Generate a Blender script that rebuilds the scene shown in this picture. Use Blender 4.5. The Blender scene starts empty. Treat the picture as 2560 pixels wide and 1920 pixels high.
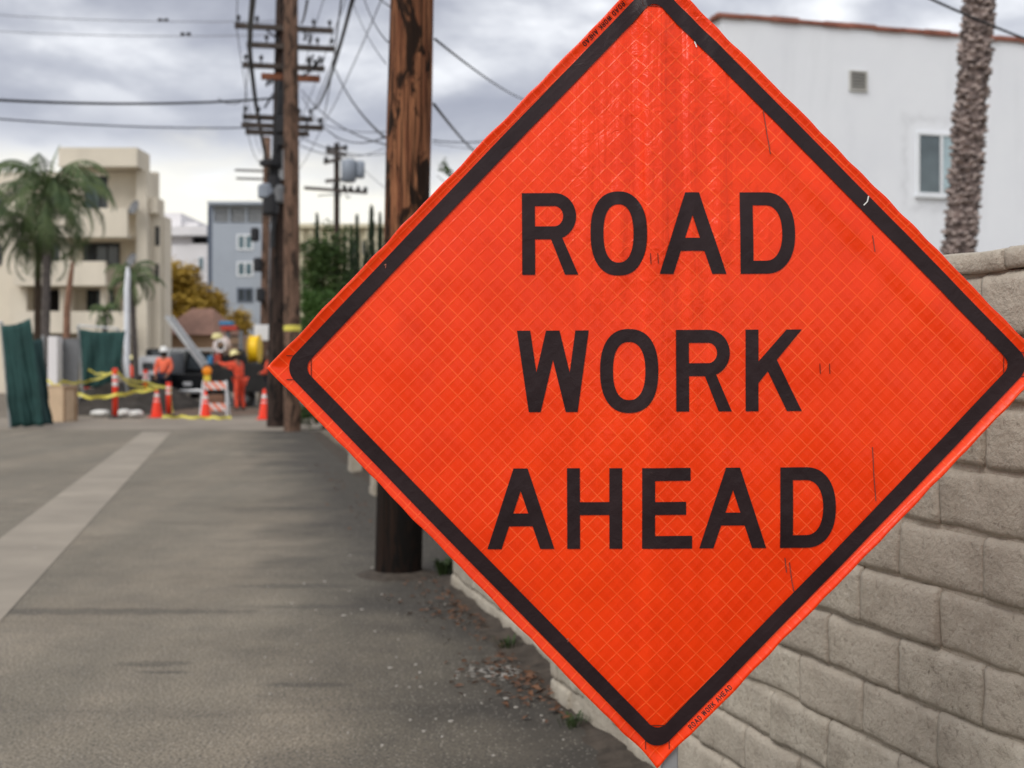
import bpy, bmesh, math, random
from mathutils import Vector, Matrix, noise as mnoise
R = math.radians
F, CU, HV, HC = 3200.0, 1280.0, 915.0, 1.40      # focal length (px of a 2560 wide frame), horizon row, eye height
scene = bpy.context.scene
col = scene.collection

# ------------------------------------------------------------------ camera
cam_d = bpy.data.cameras.new('camera'); cam = bpy.data.objects.new('camera', cam_d); col.objects.link(cam)
cam.location = (0, 0, HC); cam.rotation_euler = (R(90), 0, 0)
cam_d.sensor_width = 36; cam_d.lens = 45.0; cam_d.shift_y = -(960 - HV) / 2560
cam_d.clip_start = .05; cam_d.clip_end = 3000
cam_d.dof.use_dof = True; cam_d.dof.focus_distance = 2.3; cam_d.dof.aperture_fstop = 5.0
scene.camera = cam

# ------------------------------------------------------------------ sky
SUN_EL, SUN_AZ = 48, 215         # azimuth the light comes from, degrees clockwise from +Y
world = bpy.data.worlds.new('World'); scene.world = world; world.use_nodes = True
wn = world.node_tree.nodes; wl = world.node_tree.links; wn.clear()
def N(tree, kind, **kw):
    n = tree.nodes.new(kind)
    for k, v in kw.items():
        setattr(n, k, v)
    return n
def math_node(tree, op, a, b=None, c=None, clamp=False):
    n = tree.nodes.new('ShaderNodeMath'); n.operation = op; n.use_clamp = clamp
    for i, v in enumerate((a, b, c)):
        if v is None: continue
        if isinstance(v, (int, float)): n.inputs[i].default_value = v
        else: tree.links.new(v, n.inputs[i])
    return n.outputs[0]
def mix_col(tree, fac, a, b, mode='MIX'):
    n = tree.nodes.new('ShaderNodeMix'); n.data_type = 'RGBA'; n.blend_type = mode
    for i, v in ((0, fac), (6, a), (7, b)):
        if isinstance(v, (int, float)): n.inputs[i].default_value = v
        elif isinstance(v, tuple): n.inputs[i].default_value = (*v, 1) if len(v) == 3 else v
        else: tree.links.new(v, n.inputs[i])
    return n.outputs[2]
def ramp(tree, fac, stops):
    n = tree.nodes.new('ShaderNodeValToRGB'); e = n.color_ramp.elements
    while len(e) < len(stops): e.new(0.5)
    for i, (p, c) in enumerate(stops):
        e[i].position = p; e[i].color = (*c, 1) if isinstance(c, tuple) else (c, c, c, 1)
    tree.links.new(fac, n.inputs[0]); return n.outputs[0]
def noise_tex(tree, vec, scale, detail=4, rough=.55, dist=0):
    n = tree.nodes.new('ShaderNodeTexNoise'); n.inputs['Scale'].default_value = scale
    n.inputs['Detail'].default_value = detail; n.inputs['Roughness'].default_value = rough
    n.inputs['Distortion'].default_value = dist
    if vec is not None: tree.links.new(vec, n.inputs['Vector'])
    return n.outputs[0]
def mapping(tree, vec, scale=(1, 1, 1), rot=(0, 0, 0), loc=(0, 0, 0)):
    n = tree.nodes.new('ShaderNodeMapping')
    n.inputs['Scale'].default_value = scale; n.inputs['Rotation'].default_value = rot; n.inputs['Location'].default_value = loc
    tree.links.new(vec, n.inputs[0]); return n.outputs[0]

wt = world.node_tree
sky = N(wt, 'ShaderNodeTexSky', sky_type='NISHITA'); sky.sun_disc = False
sky.sun_elevation = R(SUN_EL); sky.sun_rotation = R(SUN_AZ)
tc = N(wt, 'ShaderNodeTexCoord'); sep = N(wt, 'ShaderNodeSeparateXYZ'); wl.new(tc.outputs['Generated'], sep.inputs[0])
zz = math_node(wt, 'MAXIMUM', sep.outputs[2], 0.0)
den = math_node(wt, 'ADD', zz, 0.30)
cmb = N(wt, 'ShaderNodeCombineXYZ')
wl.new(math_node(wt, 'DIVIDE', sep.outputs[0], den), cmb.inputs[0])
wl.new(math_node(wt, 'DIVIDE', sep.outputs[1], den), cmb.inputs[1])
cv = mapping(wt, cmb.outputs[0], (1.5, 1.9, 1), loc=(3.1, 1.7, 0))
dv = mapping(wt, tc.outputs['Generated'], (1, 1, 2.1), loc=(.37, .2, .11))
n1 = math_node(wt, 'ADD', math_node(wt, 'MULTIPLY', noise_tex(wt, dv, 5.2, 7, .5, .45), .72), math_node(wt, 'MULTIPLY', noise_tex(wt, cv, 1.15, 7, .52, .35), .28))
n2 = noise_tex(wt, dv, 12, 6, .55, .3)
nn = math_node(wt, 'ADD', math_node(wt, 'MULTIPLY', n1, .75), math_node(wt, 'MULTIPLY', n2, .25))
cloud = ramp(wt, nn, [(.36, (.23, .24, .285)), (.43, (.345, .357, .405)), (.50, (.51, .523, .56)), (.57, (.78, .79, .81))])
band = ramp(wt, math_node(wt, 'ADD', zz, math_node(wt, 'MULTIPLY', math_node(wt, 'SUBTRACT', n1, .5), .16)), [(.145, 0.0), (.185, .8), (.225, .30), (.30, 0.0)])
cloud = mix_col(wt, band, cloud, (.275, .288, .345))
# pale clear strip low over the horizon under the cloud deck
low = math_node(wt, 'ADD', zz, math_node(wt, 'MULTIPLY', math_node(wt, 'SUBTRACT', n2, .5), .10))
lowf = ramp(wt, low, [(.125, 1.0), (.170, 0.0)])
cloud = mix_col(wt, lowf, cloud, (.76, .735, .66))
skyc = mix_col(wt, 1.0, sky.outputs[0], (.09, .09, .09), 'MULTIPLY')
final = mix_col(wt, .93, skyc, cloud)
bg = N(wt, 'ShaderNodeBackground'); bg.inputs[1].default_value = 1.0; wl.new(final, bg.inputs[0])
wo = N(wt, 'ShaderNodeOutputWorld'); wl.new(bg.outputs[0], wo.inputs[0])

# ------------------------------------------------------------------ sun through the clouds
sd = bpy.data.lights.new('sun', 'SUN'); sd.energy = 1.5; sd.angle = R(35); sd.color = (1, .97, .92)
sun = bpy.data.objects.new('sun', sd); col.objects.link(sun); sun.location = (0, 0, 60)
az = R(SUN_AZ); el = R(SUN_EL)
sdir = Vector((math.sin(az) * math.cos(el), math.cos(az) * math.cos(el), math.sin(el)))
sun.rotation_euler = sdir.to_track_quat('Z', 'Y').to_euler()
vs = scene.view_settings
vs.view_transform = 'Standard'; vs.look = 'None'; vs.gamma = 1; vs.exposure = 0.58; vs.use_curve_mapping = False

# ------------------------------------------------------------------ helpers
def at(u, v, Y):
    return Vector(((u - CU) / F * Y, Y, HC - (v - HV) / F * Y))
def c2(x, y, Y): return at(x * .3255, 760 + y * .3255, Y)      # sheets of notes taken at other scales
def c1(x, y, Y): return at(x * .3255, 280 + y * .3255, Y)
def c4(x, y, Y): return at(560 + x * .3255, y * .3255, Y)
def c5(x, y, Y): return at(600 + x * .374, 340 + y * .374, Y)
def alley(off, Y, z=0): return Vector((off - .2195 * Y, Y, z))
ALLEY_ROT = math.atan2(.2195, 1)      # rotation about z of the alley frame (local y along the alley)

class MB:
    def __init__(s): s.v = []; s.f = []; s.m = []; s.mi = 0
    def add(s, vs, fs):
        b = len(s.v); s.v += [tuple(p) for p in vs]
        for f in fs: s.f.append(tuple(b + i for i in f)); s.m.append(s.mi)
        return s
    def box(s, c, d, rz=0, mat=None):
        x, y, z = d[0] / 2, d[1] / 2, d[2] / 2
        P = [Vector(p) for p in ((-x,-y,-z),(x,-y,-z),(x,y,-z),(-x,y,-z),(-x,-y,z),(x,-y,z),(x,y,z),(-x,y,z))]
        if rz: P = [Matrix.Rotation(rz, 3, 'Z') @ p for p in P]
        if mat is not None: P = [mat @ p for p in P]
        c = Vector(c)
        return s.add([p + c for p in P], [(0,3,2,1),(4,5,6,7),(0,1,5,4),(1,2,6,5),(2,3,7,6),(3,0,4,7)])
    def bx(s, x0, x1, y0, y1, z0, z1):
        return s.box(((x0+x1)/2, (y0+y1)/2, (z0+z1)/2), (abs(x1-x0), abs(y1-y0), abs(z1-z0)))
    def bar(s, a, b, w, h):
        a, b = Vector(a), Vector(b); d = b - a
        q = d.to_track_quat('X', 'Z').to_matrix()
        return s.box((a + b) / 2, (d.length, w, h), mat=q)
    def tube(s, pts, r, n=8, cap=True):
        pts = [Vector(p) for p in pts]
        if isinstance(r, (int, float)): r = [r] * len(pts)
        b = len(s.v); up = None
        for i, p in enumerate(pts):
            t = (pts[min(i+1, len(pts)-1)] - pts[max(i-1, 0)]).normalized()
            if up is None:
                up = Vector((0, 0, 1)) if abs(t.z) < .9 else Vector((1, 0, 0))
            a = t.cross(up).normalized(); c = a.cross(t).normalized(); up = c
            for k in range(n):
                w = 2 * math.pi * k / n
                s.v.append(tuple(p + (a * math.cos(w) + c * math.sin(w)) * r[i]))
        for i in range(len(pts) - 1):
            for k in range(n):
                s.f.append((b+i*n+k, b+i*n+(k+1)%n, b+(i+1)*n+(k+1)%n, b+(i+1)*n+k)); s.m.append(s.mi)
        if cap:
            s.f.append(tuple(b + k for k in range(n))[::-1]); s.m.append(s.mi)
            s.f.append(tuple(b + (len(pts)-1)*n + k for k in range(n))); s.m.append(s.mi)
        return s
    def lathe(s, prof, n=20, c=(0,0,0), axis='Z'):
        b = len(s.v); c = Vector(c)
        for (r, z) in prof:
            for k in range(n):
                w = 2*math.pi*k/n
                p = Vector((r*math.cos(w), r*math.sin(w), z))
                if axis == 'Y': p = Vector((p.x, p.z, p.y))
                if axis == 'X': p = Vector((p.z, p.x, p.y))
                s.v.append(tuple(p + c))
        for i in range(len(prof)-1):
            for k in range(n):
                s.f.append((b+i*n+k, b+i*n+(k+1)%n, b+(i+1)*n+(k+1)%n, b+(i+1)*n+k)); s.m.append(s.mi)
        s.f.append(tuple(b+k for k in range(n))[::-1]); s.m.append(s.mi)
        s.f.append(tuple(b+(len(prof)-1)*n+k for k in range(n))); s.m.append(s.mi)
        return s
    def prism(s, poly, y0, y1):                     # polygon in x,z extruded along y
        n = len(poly); b = len(s.v)
        s.v += [(p[0], y0, p[1]) for p in poly] + [(p[0], y1, p[1]) for p in poly]
        s.f.append(tuple(b+i for i in range(n))); s.f.append(tuple(b+n+i for i in range(n))[::-1]); s.m += [s.mi]*2
        for i in range(n):
            s.f.append((b+i, b+n+i, b+n+(i+1)%n, b+(i+1)%n)); s.m.append(s.mi)
        return s
    def mesh(s, name, smooth=False):
        me = bpy.data.meshes.new(name); me.from_pydata(s.v, [], s.f)
        if smooth:
            me.polygons.foreach_set('use_smooth', [True]*len(me.polygons))
        me.polygons.foreach_set('material_index', s.m); me.update(); return me
    def build(s, name, mat, parent=None, smooth=False, bevel=0, loc=None, fix=True):
        me = s.mesh(name, smooth)
        if fix:
            bm = bmesh.new(); bm.from_mesh(me); bmesh.ops.recalc_face_normals(bm, faces=bm.faces); bm.to_mesh(me); bm.free()
        for m in (mat if isinstance(mat, (list, tuple)) else [mat]): me.materials.append(m)
        return link(name, me, parent, bevel, loc)
def link(name, me, parent=None, bevel=0, loc=None):
    o = bpy.data.objects.new(name, me); col.objects.link(o)
    if parent: o.parent = parent
    if loc is not None: o.location = loc
    if bevel:
        b = o.modifiers.new('bevel', 'BEVEL'); b.width = bevel; b.segments = 2; b.limit_method = 'ANGLE'
    return o
def tag(o, label=None, cat=None, group=None, kind=None):
    if label: o['label'] = label
    if cat: o['category'] = cat
    if group: o['group'] = group
    if kind: o['kind'] = kind
    return o
def thing(name, label, cat, loc=(0,0,0), rz=0, group=None):
    o = bpy.data.objects.new(name, None); col.objects.link(o); o.location = loc; o.rotation_euler = (0, 0, rz)
    o.empty_display_size = .1
    return tag(o, label, cat, group)
def copy_tree(o, parent=None):
    c = o.copy(); col.objects.link(c); c.parent = parent
    for ch in list(o.children): copy_tree(ch, c)
    return c

# ------------------------------------------------------------------ materials
def new_mat(name):
    m = bpy.data.materials.new(name); m.use_nodes = True
    t = m.node_tree; b = t.nodes['Principled BSDF']; tcn = t.nodes.new('ShaderNodeTexCoord')
    return m, t, b, tcn
def bump(t, b, h, strength=.3, dist=.01, prev=None):
    n = t.nodes.new('ShaderNodeBump'); n.inputs['Strength'].default_value = strength; n.inputs['Distance'].default_value = dist
    t.links.new(h, n.inputs['Height'])
    if prev is not None: t.links.new(prev, n.inputs['Normal'])
    if b is not None: t.links.new(n.outputs[0], b.inputs['Normal'])
    return n.outputs[0]
def M(name, c, rough=.8, var=.15, scale=6, bmp=0, bscale=60, metal=0, spec=.3, coat=0, trans=0):
    m, t, b, tcn = new_mat(name)
    n = noise_tex(t, tcn.outputs['Object'], scale, 5, .6)
    lo = tuple(max(0, x * (1 - var)) for x in c); hi = tuple(min(1, x * (1 + var)) for x in c)
    t.links.new(ramp(t, n, [(.3, lo), (.7, hi)]), b.inputs['Base Color'])
    b.inputs['Roughness'].default_value = rough; b.inputs['Metallic'].default_value = metal
    b.inputs['Specular IOR Level'].default_value = spec; b.inputs['Coat Weight'].default_value = coat
    if trans: b.inputs['Subsurface Weight'].default_value = 0
    if bmp: bump(t, b, noise_tex(t, tcn.outputs['Object'], bscale, 4), bmp, .01)
    return m

def asphalt_mat():
    m, t, b, tcn = new_mat('asphalt'); P = tcn.outputs['Object']
    fine = noise_tex(t, P, 80, 4, .75); vor = N(t, 'ShaderNodeTexVoronoi'); vor.inputs['Scale'].default_value = 48
    t.links.new(P, vor.inputs['Vector'])
    big = noise_tex(t, P, .55, 5, .6, .4); mid = noise_tex(t, P, 3.2, 5, .62)
    across = noise_tex(t, mapping(t, P, (.3, 1.3, 1), rot=(0, 0, .12)), 1.0, 6, .66, .9)      # stains that run across the lane
    along = noise_tex(t, mapping(t, P, (1.3, .12, 1), rot=(0, 0, -ALLEY_ROT)), 1.0, 3, .55)
    base = ramp(t, big, [(.3, (.235, .196, .146)), (.55, (.295, .25, .19)), (.75, (.335, .287, .221))])
    base = mix_col(t, ramp(t, along, [(.42, .45), (.62, 0)]), base, (.155, .143, .112))
    base = mix_col(t, ramp(t, mid, [(.35, .28), (.6, 0)]), base, (.10, .09, .08))
    base = mix_col(t, ramp(t, across, [(.28, .5), (.41, 0)]), base, (.095, .080, .065))
    # wet, dirt-dark margin along the wall, with wall and sign shade painted in
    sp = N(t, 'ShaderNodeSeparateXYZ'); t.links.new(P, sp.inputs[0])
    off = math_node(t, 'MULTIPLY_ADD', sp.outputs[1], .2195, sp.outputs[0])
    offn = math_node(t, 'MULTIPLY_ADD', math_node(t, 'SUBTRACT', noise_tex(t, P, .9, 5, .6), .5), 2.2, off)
    damp_shade = ramp(t, math_node(t, 'MULTIPLY_ADD', offn, .25, .5), [(.52, 0), (.80, .92)])
    base = mix_col(t, damp_shade, base, (.046, .041, .036))
    # a few oil drips
    for (x, y, rx, ry) in ((-1.68, 6.02, .20, .075), (-1.60, 5.85, .14, .04), (-.9, 5.62, .26, .05), (-1.35, 8.15, .5, .11), (-.75, 7.45, .9, .10), (-2.6, 7.3, 1.4, .12), (-1.9, 12.6, .5, .22)):
        dx = math_node(t, 'DIVIDE', math_node(t, 'SUBTRACT', sp.outputs[0], x), rx)
        dy = math_node(t, 'DIVIDE', math_node(t, 'SUBTRACT', sp.outputs[1], y), ry)
        q = math_node(t, 'ADD', math_node(t, 'MULTIPLY', dx, dx), math_node(t, 'MULTIPLY', dy, dy))
        q = math_node(t, 'MULTIPLY_ADD', math_node(t, 'SUBTRACT', noise_tex(t, P, 9, 3), .5), 1.6, q)
        base = mix_col(t, ramp(t, q, [(.30, .5), (1.15, 0)]), base, (.055, .05, .045))
    # aggregate speckle
    base = mix_col(t, ramp(t, fine, [(.40, .9), (.54, 0)]), base, (.04, .037, .033))
    base = mix_col(t, ramp(t, vor.outputs['Distance'], [(.08, .8), (.22, 0)]), base, (.46, .42, .36))
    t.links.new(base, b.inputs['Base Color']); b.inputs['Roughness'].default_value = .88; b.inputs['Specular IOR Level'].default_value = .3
    p = bump(t, None, fine, .5, .004); bump(t, b, vor.outputs['Distance'], .4, .004, p)
    return m
def concrete_mat(name, c, dirt=(.10, .09, .08), amount=.5):
    m, t, b, tcn = new_mat(name); P = tcn.outputs['Object']
    a = noise_tex(t, P, 1.1, 6, .6); f = noise_tex(t, P, 130, 3, .6)
    base = ramp(t, a, [(.3, tuple(x * .78 for x in c)), (.7, tuple(x * 1.1 for x in c))])
    base = mix_col(t, ramp(t, noise_tex(t, mapping(t, P, (.4, 1.6, 1)), 1.3, 5, .6), [(.3, amount), (.52, 0)]), base, dirt)
    base = mix_col(t, ramp(t, f, [(.35, .3), (.5, 0)]), base, dirt)
    t.links.new(base, b.inputs['Base Color']); b.inputs['Roughness'].default_value = .85
    bump(t, b, f, .3, .004); return m
def block_mat():
    m, t, b, tcn = new_mat('painted_slump_block'); P = tcn.outputs['Object']
    oi = N(t, 'ShaderNodeObjectInfo')
    off = N(t, 'ShaderNodeVectorMath', operation='MULTIPLY_ADD'); off.inputs[1].default_value = (31, 17, 7)
    t.links.new(oi.outputs['Random'], off.inputs[0]); t.links.new(P, off.inputs[2]); V = off.outputs[0]
    a = noise_tex(t, V, 9, 5, .6); f = noise_tex(t, V, 62, 5, .65); g = noise_tex(t, V, 17, 5, .68)
    base = ramp(t, a, [(.28, (.31, .272, .216)), (.52, (.42, .375, .306)), (.75, (.49, .445, .368))])
    base = mix_col(t, ramp(t, f, [(.30, .8), (.44, 0)]), base, (.17, .142, .112))
    base = mix_col(t, ramp(t, f, [(.57, 0), (.70, .6)]), base, (.54, .50, .435))
    st = noise_tex(t, V, 3.5, 5, .65, .4)
    base = mix_col(t, ramp(t, st, [(.34, .55), (.50, 0)]), base, (.255, .222, .182))
    base = mix_col(t, math_node(t, 'MULTIPLY', oi.outputs['Random'], .45), base, (.37, .32, .262))
    t.links.new(base, b.inputs['Base Color']); b.inputs['Roughness'].default_value = .72; b.inputs['Specular IOR Level'].default_value = .35
    p = bump(t, None, g, .6, .014); bump(t, b, f, .75, .007, p); return m
def wood_mat(name, tan, brown, dark, creosote=None, sc=1.0):
    m, t, b, tcn = new_mat(name); P = tcn.outputs['Object']
    g = noise_tex(t, mapping(t, P, (26*sc, 26*sc, 1.6*sc)), 1.0, 6, .65, .4)
    g2 = noise_tex(t, mapping(t, P, (70*sc, 70*sc, 1.4*sc)), 1.0, 3, .6, .1)
    k = noise_tex(t, mapping(t, P, (7*sc, 7*sc, 2.2*sc)), 1.0, 5, .62, .9)
    base = ramp(t, g, [(.34, brown), (.50, tuple((x+y)/2 for x, y in zip(tan, brown))), (.64, tan)])
    base = mix_col(t, ramp(t, g2, [(.38, .9), (.51, 0)]), base, dark)
    base = mix_col(t, ramp(t, k, [(.515, 0), (.575, .95)]), base, dark)
    if creosote:
        sp = N(t, 'ShaderNodeSeparateXYZ'); t.links.new(P, sp.inputs[0])
        h = math_node(t, 'MULTIPLY_ADD', math_node(t, 'SUBTRACT', k, .5), 2.6, sp.outputs[2])
        h = math_node(t, 'MULTIPLY_ADD', math_node(t, 'SUBTRACT', g, .5), 1.2, h)
        base = mix_col(t, ramp(t, math_node(t, 'DIVIDE', h, 4), [(creosote/4 - .14, .95), (creosote/4 + .1, 0)]), base, (.007, .006, .0055))
    t.links.new(base, b.inputs['Base Color']); b.inputs['Roughness'].default_value = .85; b.inputs['Specular IOR Level'].default_value = .12
    p = bump(t, None, g, .6, .02); bump(t, b, g2, .7, .012, p); return m
def sign_mat():
    m, t, b, tcn = new_mat('orange_prismatic_vinyl'); P = tcn.outputs['Object']
    q = mapping(t, P, (1, 1, 1), rot=(0, R(45), 0)); sp = N(t, 'ShaderNodeSeparateXYZ'); t.links.new(q, sp.inputs[0])
    sp0 = N(t, 'ShaderNodeSeparateXYZ'); t.links.new(P, sp0.inputs[0])
    C = .0243
    wob = math_node(t, 'MULTIPLY', math_node(t, 'SUBTRACT', noise_tex(t, P, 14, 2), .5), .0022)
    def line(o, w):
        v = math_node(t, 'DIVIDE', math_node(t, 'ADD', o, wob), C)
        d = math_node(t, 'ABSOLUTE', math_node(t, 'SUBTRACT', math_node(t, 'FRACT', v), .5))
        return math_node(t, 'SUBTRACT', 1.0, math_node(t, 'DIVIDE', d, w), clamp=True), v
    lx, vx = line(sp.outputs[0], .075); lz, vz = line(sp.outputs[2], .075)
    ln = math_node(t, 'MAXIMUM', lx, lz)
    cell = N(t, 'ShaderNodeCombineXYZ')
    t.links.new(math_node(t, 'ROUND', vx), cell.inputs[0]); t.links.new(math_node(t, 'ROUND', vz), cell.inputs[1])
    wn_ = N(t, 'ShaderNodeTexWhiteNoise'); t.links.new(cell.outputs[0], wn_.inputs[0])
    big = noise_tex(t, P, 4.0, 4, .6)
    base = ramp(t, big, [(.3, (.84, .037, .0008)), (.7, (.95, .050, .0014))])
    base = mix_col(t, math_node(t, 'MULTIPLY', wn_.outputs[0], .28), base, (.74, .027, .0006))
    lnf = math_node(t, 'MULTIPLY', ln, ramp(t, noise_tex(t, P, 7, 3), [(.35, .35), (.65, .9)]))
    base = mix_col(t, lnf, base, (1.0, .115, .020))
    # handling marks, small specks of grime
    grime = noise_tex(t, P, 34, 5, .7, .6)
    base = mix_col(t, ramp(t, grime, [(.725, 0), (.79, .55)]), base, (.16, .02, .012))
    base = mix_col(t, ramp(t, noise_tex(t, P, 11, 4, .6), [(.3, .22), (.45, 0)]), base, (.70, .032, .006))
    t.links.new(base, b.inputs['Base Color'])
    b.inputs['Roughness'].default_value = .30; b.inputs['Specular IOR Level'].default_value = .28
    b.inputs['Coat Weight'].default_value = .10; b.inputs['Coat Roughness'].default_value = .15
    # creases: vertical pleats, strongest near the rib and above the middle; quilting inside each cell
    pleat = noise_tex(t, mapping(t, P, (30, 1, 2.2)), 1.0, 3, .5, .3)
    crink = noise_tex(t, P, 30, 3, .55, 1.4)
    xr = math_node(t, 'DIVIDE', sp0.outputs[0], .19)
    near = math_node(t, 'POWER', 2.718, math_node(t, 'MULTIPLY', math_node(t, 'MULTIPLY', xr, xr), -1.0))
    upz = ramp(t, math_node(t, 'MULTIPLY_ADD', sp0.outputs[2], .75, .5), [(.30, .12), (.52, .45), (.66, 1.0)])
    patch = ramp(t, noise_tex(t, P, 5.5, 3), [(.38, .25), (.62, 1.0)])
    amp = math_node(t, 'MULTIPLY', math_node(t, 'MULTIPLY_ADD', near, .85, .18), upz)
    hgt = math_node(t, 'ADD', math_node(t, 'MULTIPLY', math_node(t, 'MULTIPLY', pleat, amp), .7),
                    math_node(t, 'MULTIPLY', math_node(t, 'MULTIPLY', crink, math_node(t, 'MULTIPLY', amp, patch)), .26))
    p = bump(t, None, hgt, .7, .020)
    dx = math_node(t, 'SUBTRACT', math_node(t, 'FRACT', vx), .5); dz = math_node(t, 'SUBTRACT', math_node(t, 'FRACT', vz), .5)
    pil = math_node(t, 'ADD', math_node(t, 'MULTIPLY', dx, dx), math_node(t, 'MULTIPLY', dz, dz))
    tilt = math_node(t, 'MULTIPLY', math_node(t, 'MULTIPLY', dx, dz), wn_.outputs[0])
    p = bump(t, None, math_node(t, 'ADD', pil, math_node(t, 'MULTIPLY', tilt, 1.6)), .26, .0038, p)
    bump(t, b, ln, .35, .0012, p)
    return m
def black_vinyl():
    m, t, b, tcn = new_mat('black_vinyl_print'); P = tcn.outputs['Object']
    a = noise_tex(t, P, 9, 5, .6)
    base = ramp(t, a, [(.3, (.019, .011, .0125)), (.7, (.032, .019, .021))])
    base = mix_col(t, ramp(t, noise_tex(t, P, 45, 5, .7), [(.70, 0), (.80, .5)]), base, (.11, .07, .06))
    t.links.new(base, b.inputs['Base Color']); b.inputs['Roughness'].default_value = .36; b.inputs['Specular IOR Level'].default_value = .16
    q = mapping(t, P, (1, 1, 1), rot=(0, R(45), 0)); sp = N(t, 'ShaderNodeSeparateXYZ'); t.links.new(q, sp.inputs[0])
    hs = []
    for o in (sp.outputs[0], sp.outputs[2]):
        d = math_node(t, 'SUBTRACT', math_node(t, 'FRACT', math_node(t, 'DIVIDE', o, .0243)), .5); hs.append(math_node(t, 'MULTIPLY', d, d))
    p = bump(t, None, math_node(t, 'ADD', *hs), .22, .004)
    bump(t, b, noise_tex(t, P, 38, 4, .6, .9), .22, .006, p); return m

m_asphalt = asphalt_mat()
m_gutter = concrete_mat('gutter_concrete', (.29, .25, .20), (.20, .172, .138), .5)
m_apron = concrete_mat('apron_concrete', (.26, .22, .175), (.085, .068, .052), .6)
m_ground = M('bare_ground', (.16, .135, .105), .95, .3, 1.2, .3, 30)
m_dirt = M('dug_dirt', (.045, .038, .032), .95, .45, 3, .6, 14)
m_block = block_mat()
m_pole = wood_mat('weathered_pole_wood', (.34, .150, .074), (.14, .048, .025), (.012, .008, .006), 1.9)
m_polefar = wood_mat('old_pole_wood', (.25, .155, .112), (.13, .075, .052), (.04, .028, .022))
m_poledark = wood_mat('dark_pole_wood', (.085, .055, .043), (.036, .025, .022), (.012, .010, .010))
m_arm = M('crossarm_wood', (.065, .052, .046), .85, .3, 5)
m_armred = M('red_brown_crossarm_wood', (.20, .075, .04), .85, .25, 5)
m_metal = M('galvanised_steel', (.34, .35, .36), .45, .15, 6, metal=.7)
m_alu = M('grey_aluminium', (.30, .30, .31), .5, .1, 12, metal=.35)
m_cable = M('black_cable', (.02, .02, .023), .6, .1)
m_wire = M('grey_wire', (.055, .058, .068), .6, .1)
m_sign = sign_mat(); m_black = black_vinyl()
m_thread = M('dark_thread', (.05, .018, .014), .8, .2)
m_scuff = M('grey_scuff', (.16, .05, .04), .7, .3, 60)
m_tear = M('white_backing', (.72, .70, .67), .7, .05)
m_nick = M('frayed_orange_thread', (.55, .16, .10), .7, .1)
m_rib = M('fibreglass_rib', (.55, .5, .3), .5, .1)
m_stucco = None
def stucco_mat(name, c, var=.06, streak=.1):
    m, t, b, tcn = new_mat(name); P = tcn.outputs['Object']
    a = noise_tex(t, P, .6, 5, .55)
    base = ramp(t, a, [(.3, tuple(x*(1-var) for x in c)), (.7, tuple(min(1, x*(1+var)) for x in c))])
    st = noise_tex(t, mapping(t, P, (.7, .7, .12)), 1.0, 5, .65, .5)
    base = mix_col(t, ramp(t, st, [(.30, streak), (.48, 0)]), base, tuple(x*.55 for x in c))
    t.links.new(base, b.inputs['Base Color']); b.inputs['Roughness'].default_value = .9; b.inputs['Specular IOR Level'].default_value = .2
    bump(t, b, noise_tex(t, P, 40, 4), .25, .01); return m
m_white = stucco_mat('white_stucco', (.78, .80, .84), .04, .08)
m_cream = stucco_mat('cream_stucco', (.66, .60, .50), .06, .2)
m_paleb = stucco_mat('pale_stucco', (.74, .72, .73), .04, .1)
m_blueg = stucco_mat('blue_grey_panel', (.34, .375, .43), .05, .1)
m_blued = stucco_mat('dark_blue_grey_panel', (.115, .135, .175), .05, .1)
m_creamfar = stucco_mat('far_cream_stucco', (.62, .57, .42), .05, .1)
m_tile = M('red_roof_tile', (.26, .105, .075), .8, .35, 4)
m_brownroof = M('brown_shingle', (.27, .15, .11), .9, .2, 3)
m_tanwall = stucco_mat('tan_stucco', (.38, .25, .16))
m_frame = M('white_window_frame', (.72, .74, .77), .5, .05)
def glass_mat(name, c, rough=.12):
    m, t, b, tcn = new_mat(name)
    n = noise_tex(t, tcn.outputs['Object'], 1.3, 3)
    t.links.new(ramp(t, n, [(.3, tuple(x*.7 for x in c)), (.7, tuple(x*1.2 for x in c))]), b.inputs['Base Color'])
    b.inputs['Roughness'].default_value = rough; b.inputs['Specular IOR Level'].default_value = .6; return m
m_glass = glass_mat('dark_glass', (.035, .045, .055)); m_glassb = glass_mat('blue_glass', (.10, .16, .19))
m_curtain = glass_mat('curtained_glass', (.42, .55, .60), .2); m_curtd = glass_mat('half_curtained_glass', (.11, .145, .165), .15)
m_void = M('dark_interior', (.02, .019, .02), .9, .1)
m_trunkp = None
def palm_trunk_mat(name, c, d):
    m, t, b, tcn = new_mat(name); P = tcn.outputs['Object']
    n = noise_tex(t, P, 13, 4, .6)
    t.links.new(ramp(t, n, [(.36, d), (.62, c)]), b.inputs['Base Color']); b.inputs['Roughness'].default_value = .95
    bump(t, b, n, .5, .02); return m
m_palmbark = palm_trunk_mat('palm_bark', (.20, .15, .135), (.055, .04, .038))
m_palmgrey = palm_trunk_mat('grey_palm_bark', (.14, .12, .11), (.05, .042, .04))
m_boot = palm_trunk_mat('palm_leaf_base', (.46, .375, .345), (.055, .04, .038))
def leaf_mat(name, c, c2_, sc=1.3):
    m, t, b, tcn = new_mat(name); P = tcn.outputs['Object']
    t.links.new(ramp(t, noise_tex(t, P, sc, 4, .6), [(.35, c), (.65, c2_)]), b.inputs['Base Color'])
    b.inputs['Roughness'].default_value = .6; b.inputs['Specular IOR Level'].default_value = .25; return m
m_frond = leaf_mat('palm_leaf', (.052, .088, .036), (.125, .165, .066))
m_frond2 = leaf_mat('young_palm_leaf', (.08, .13, .03), (.12, .17, .045))
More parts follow.
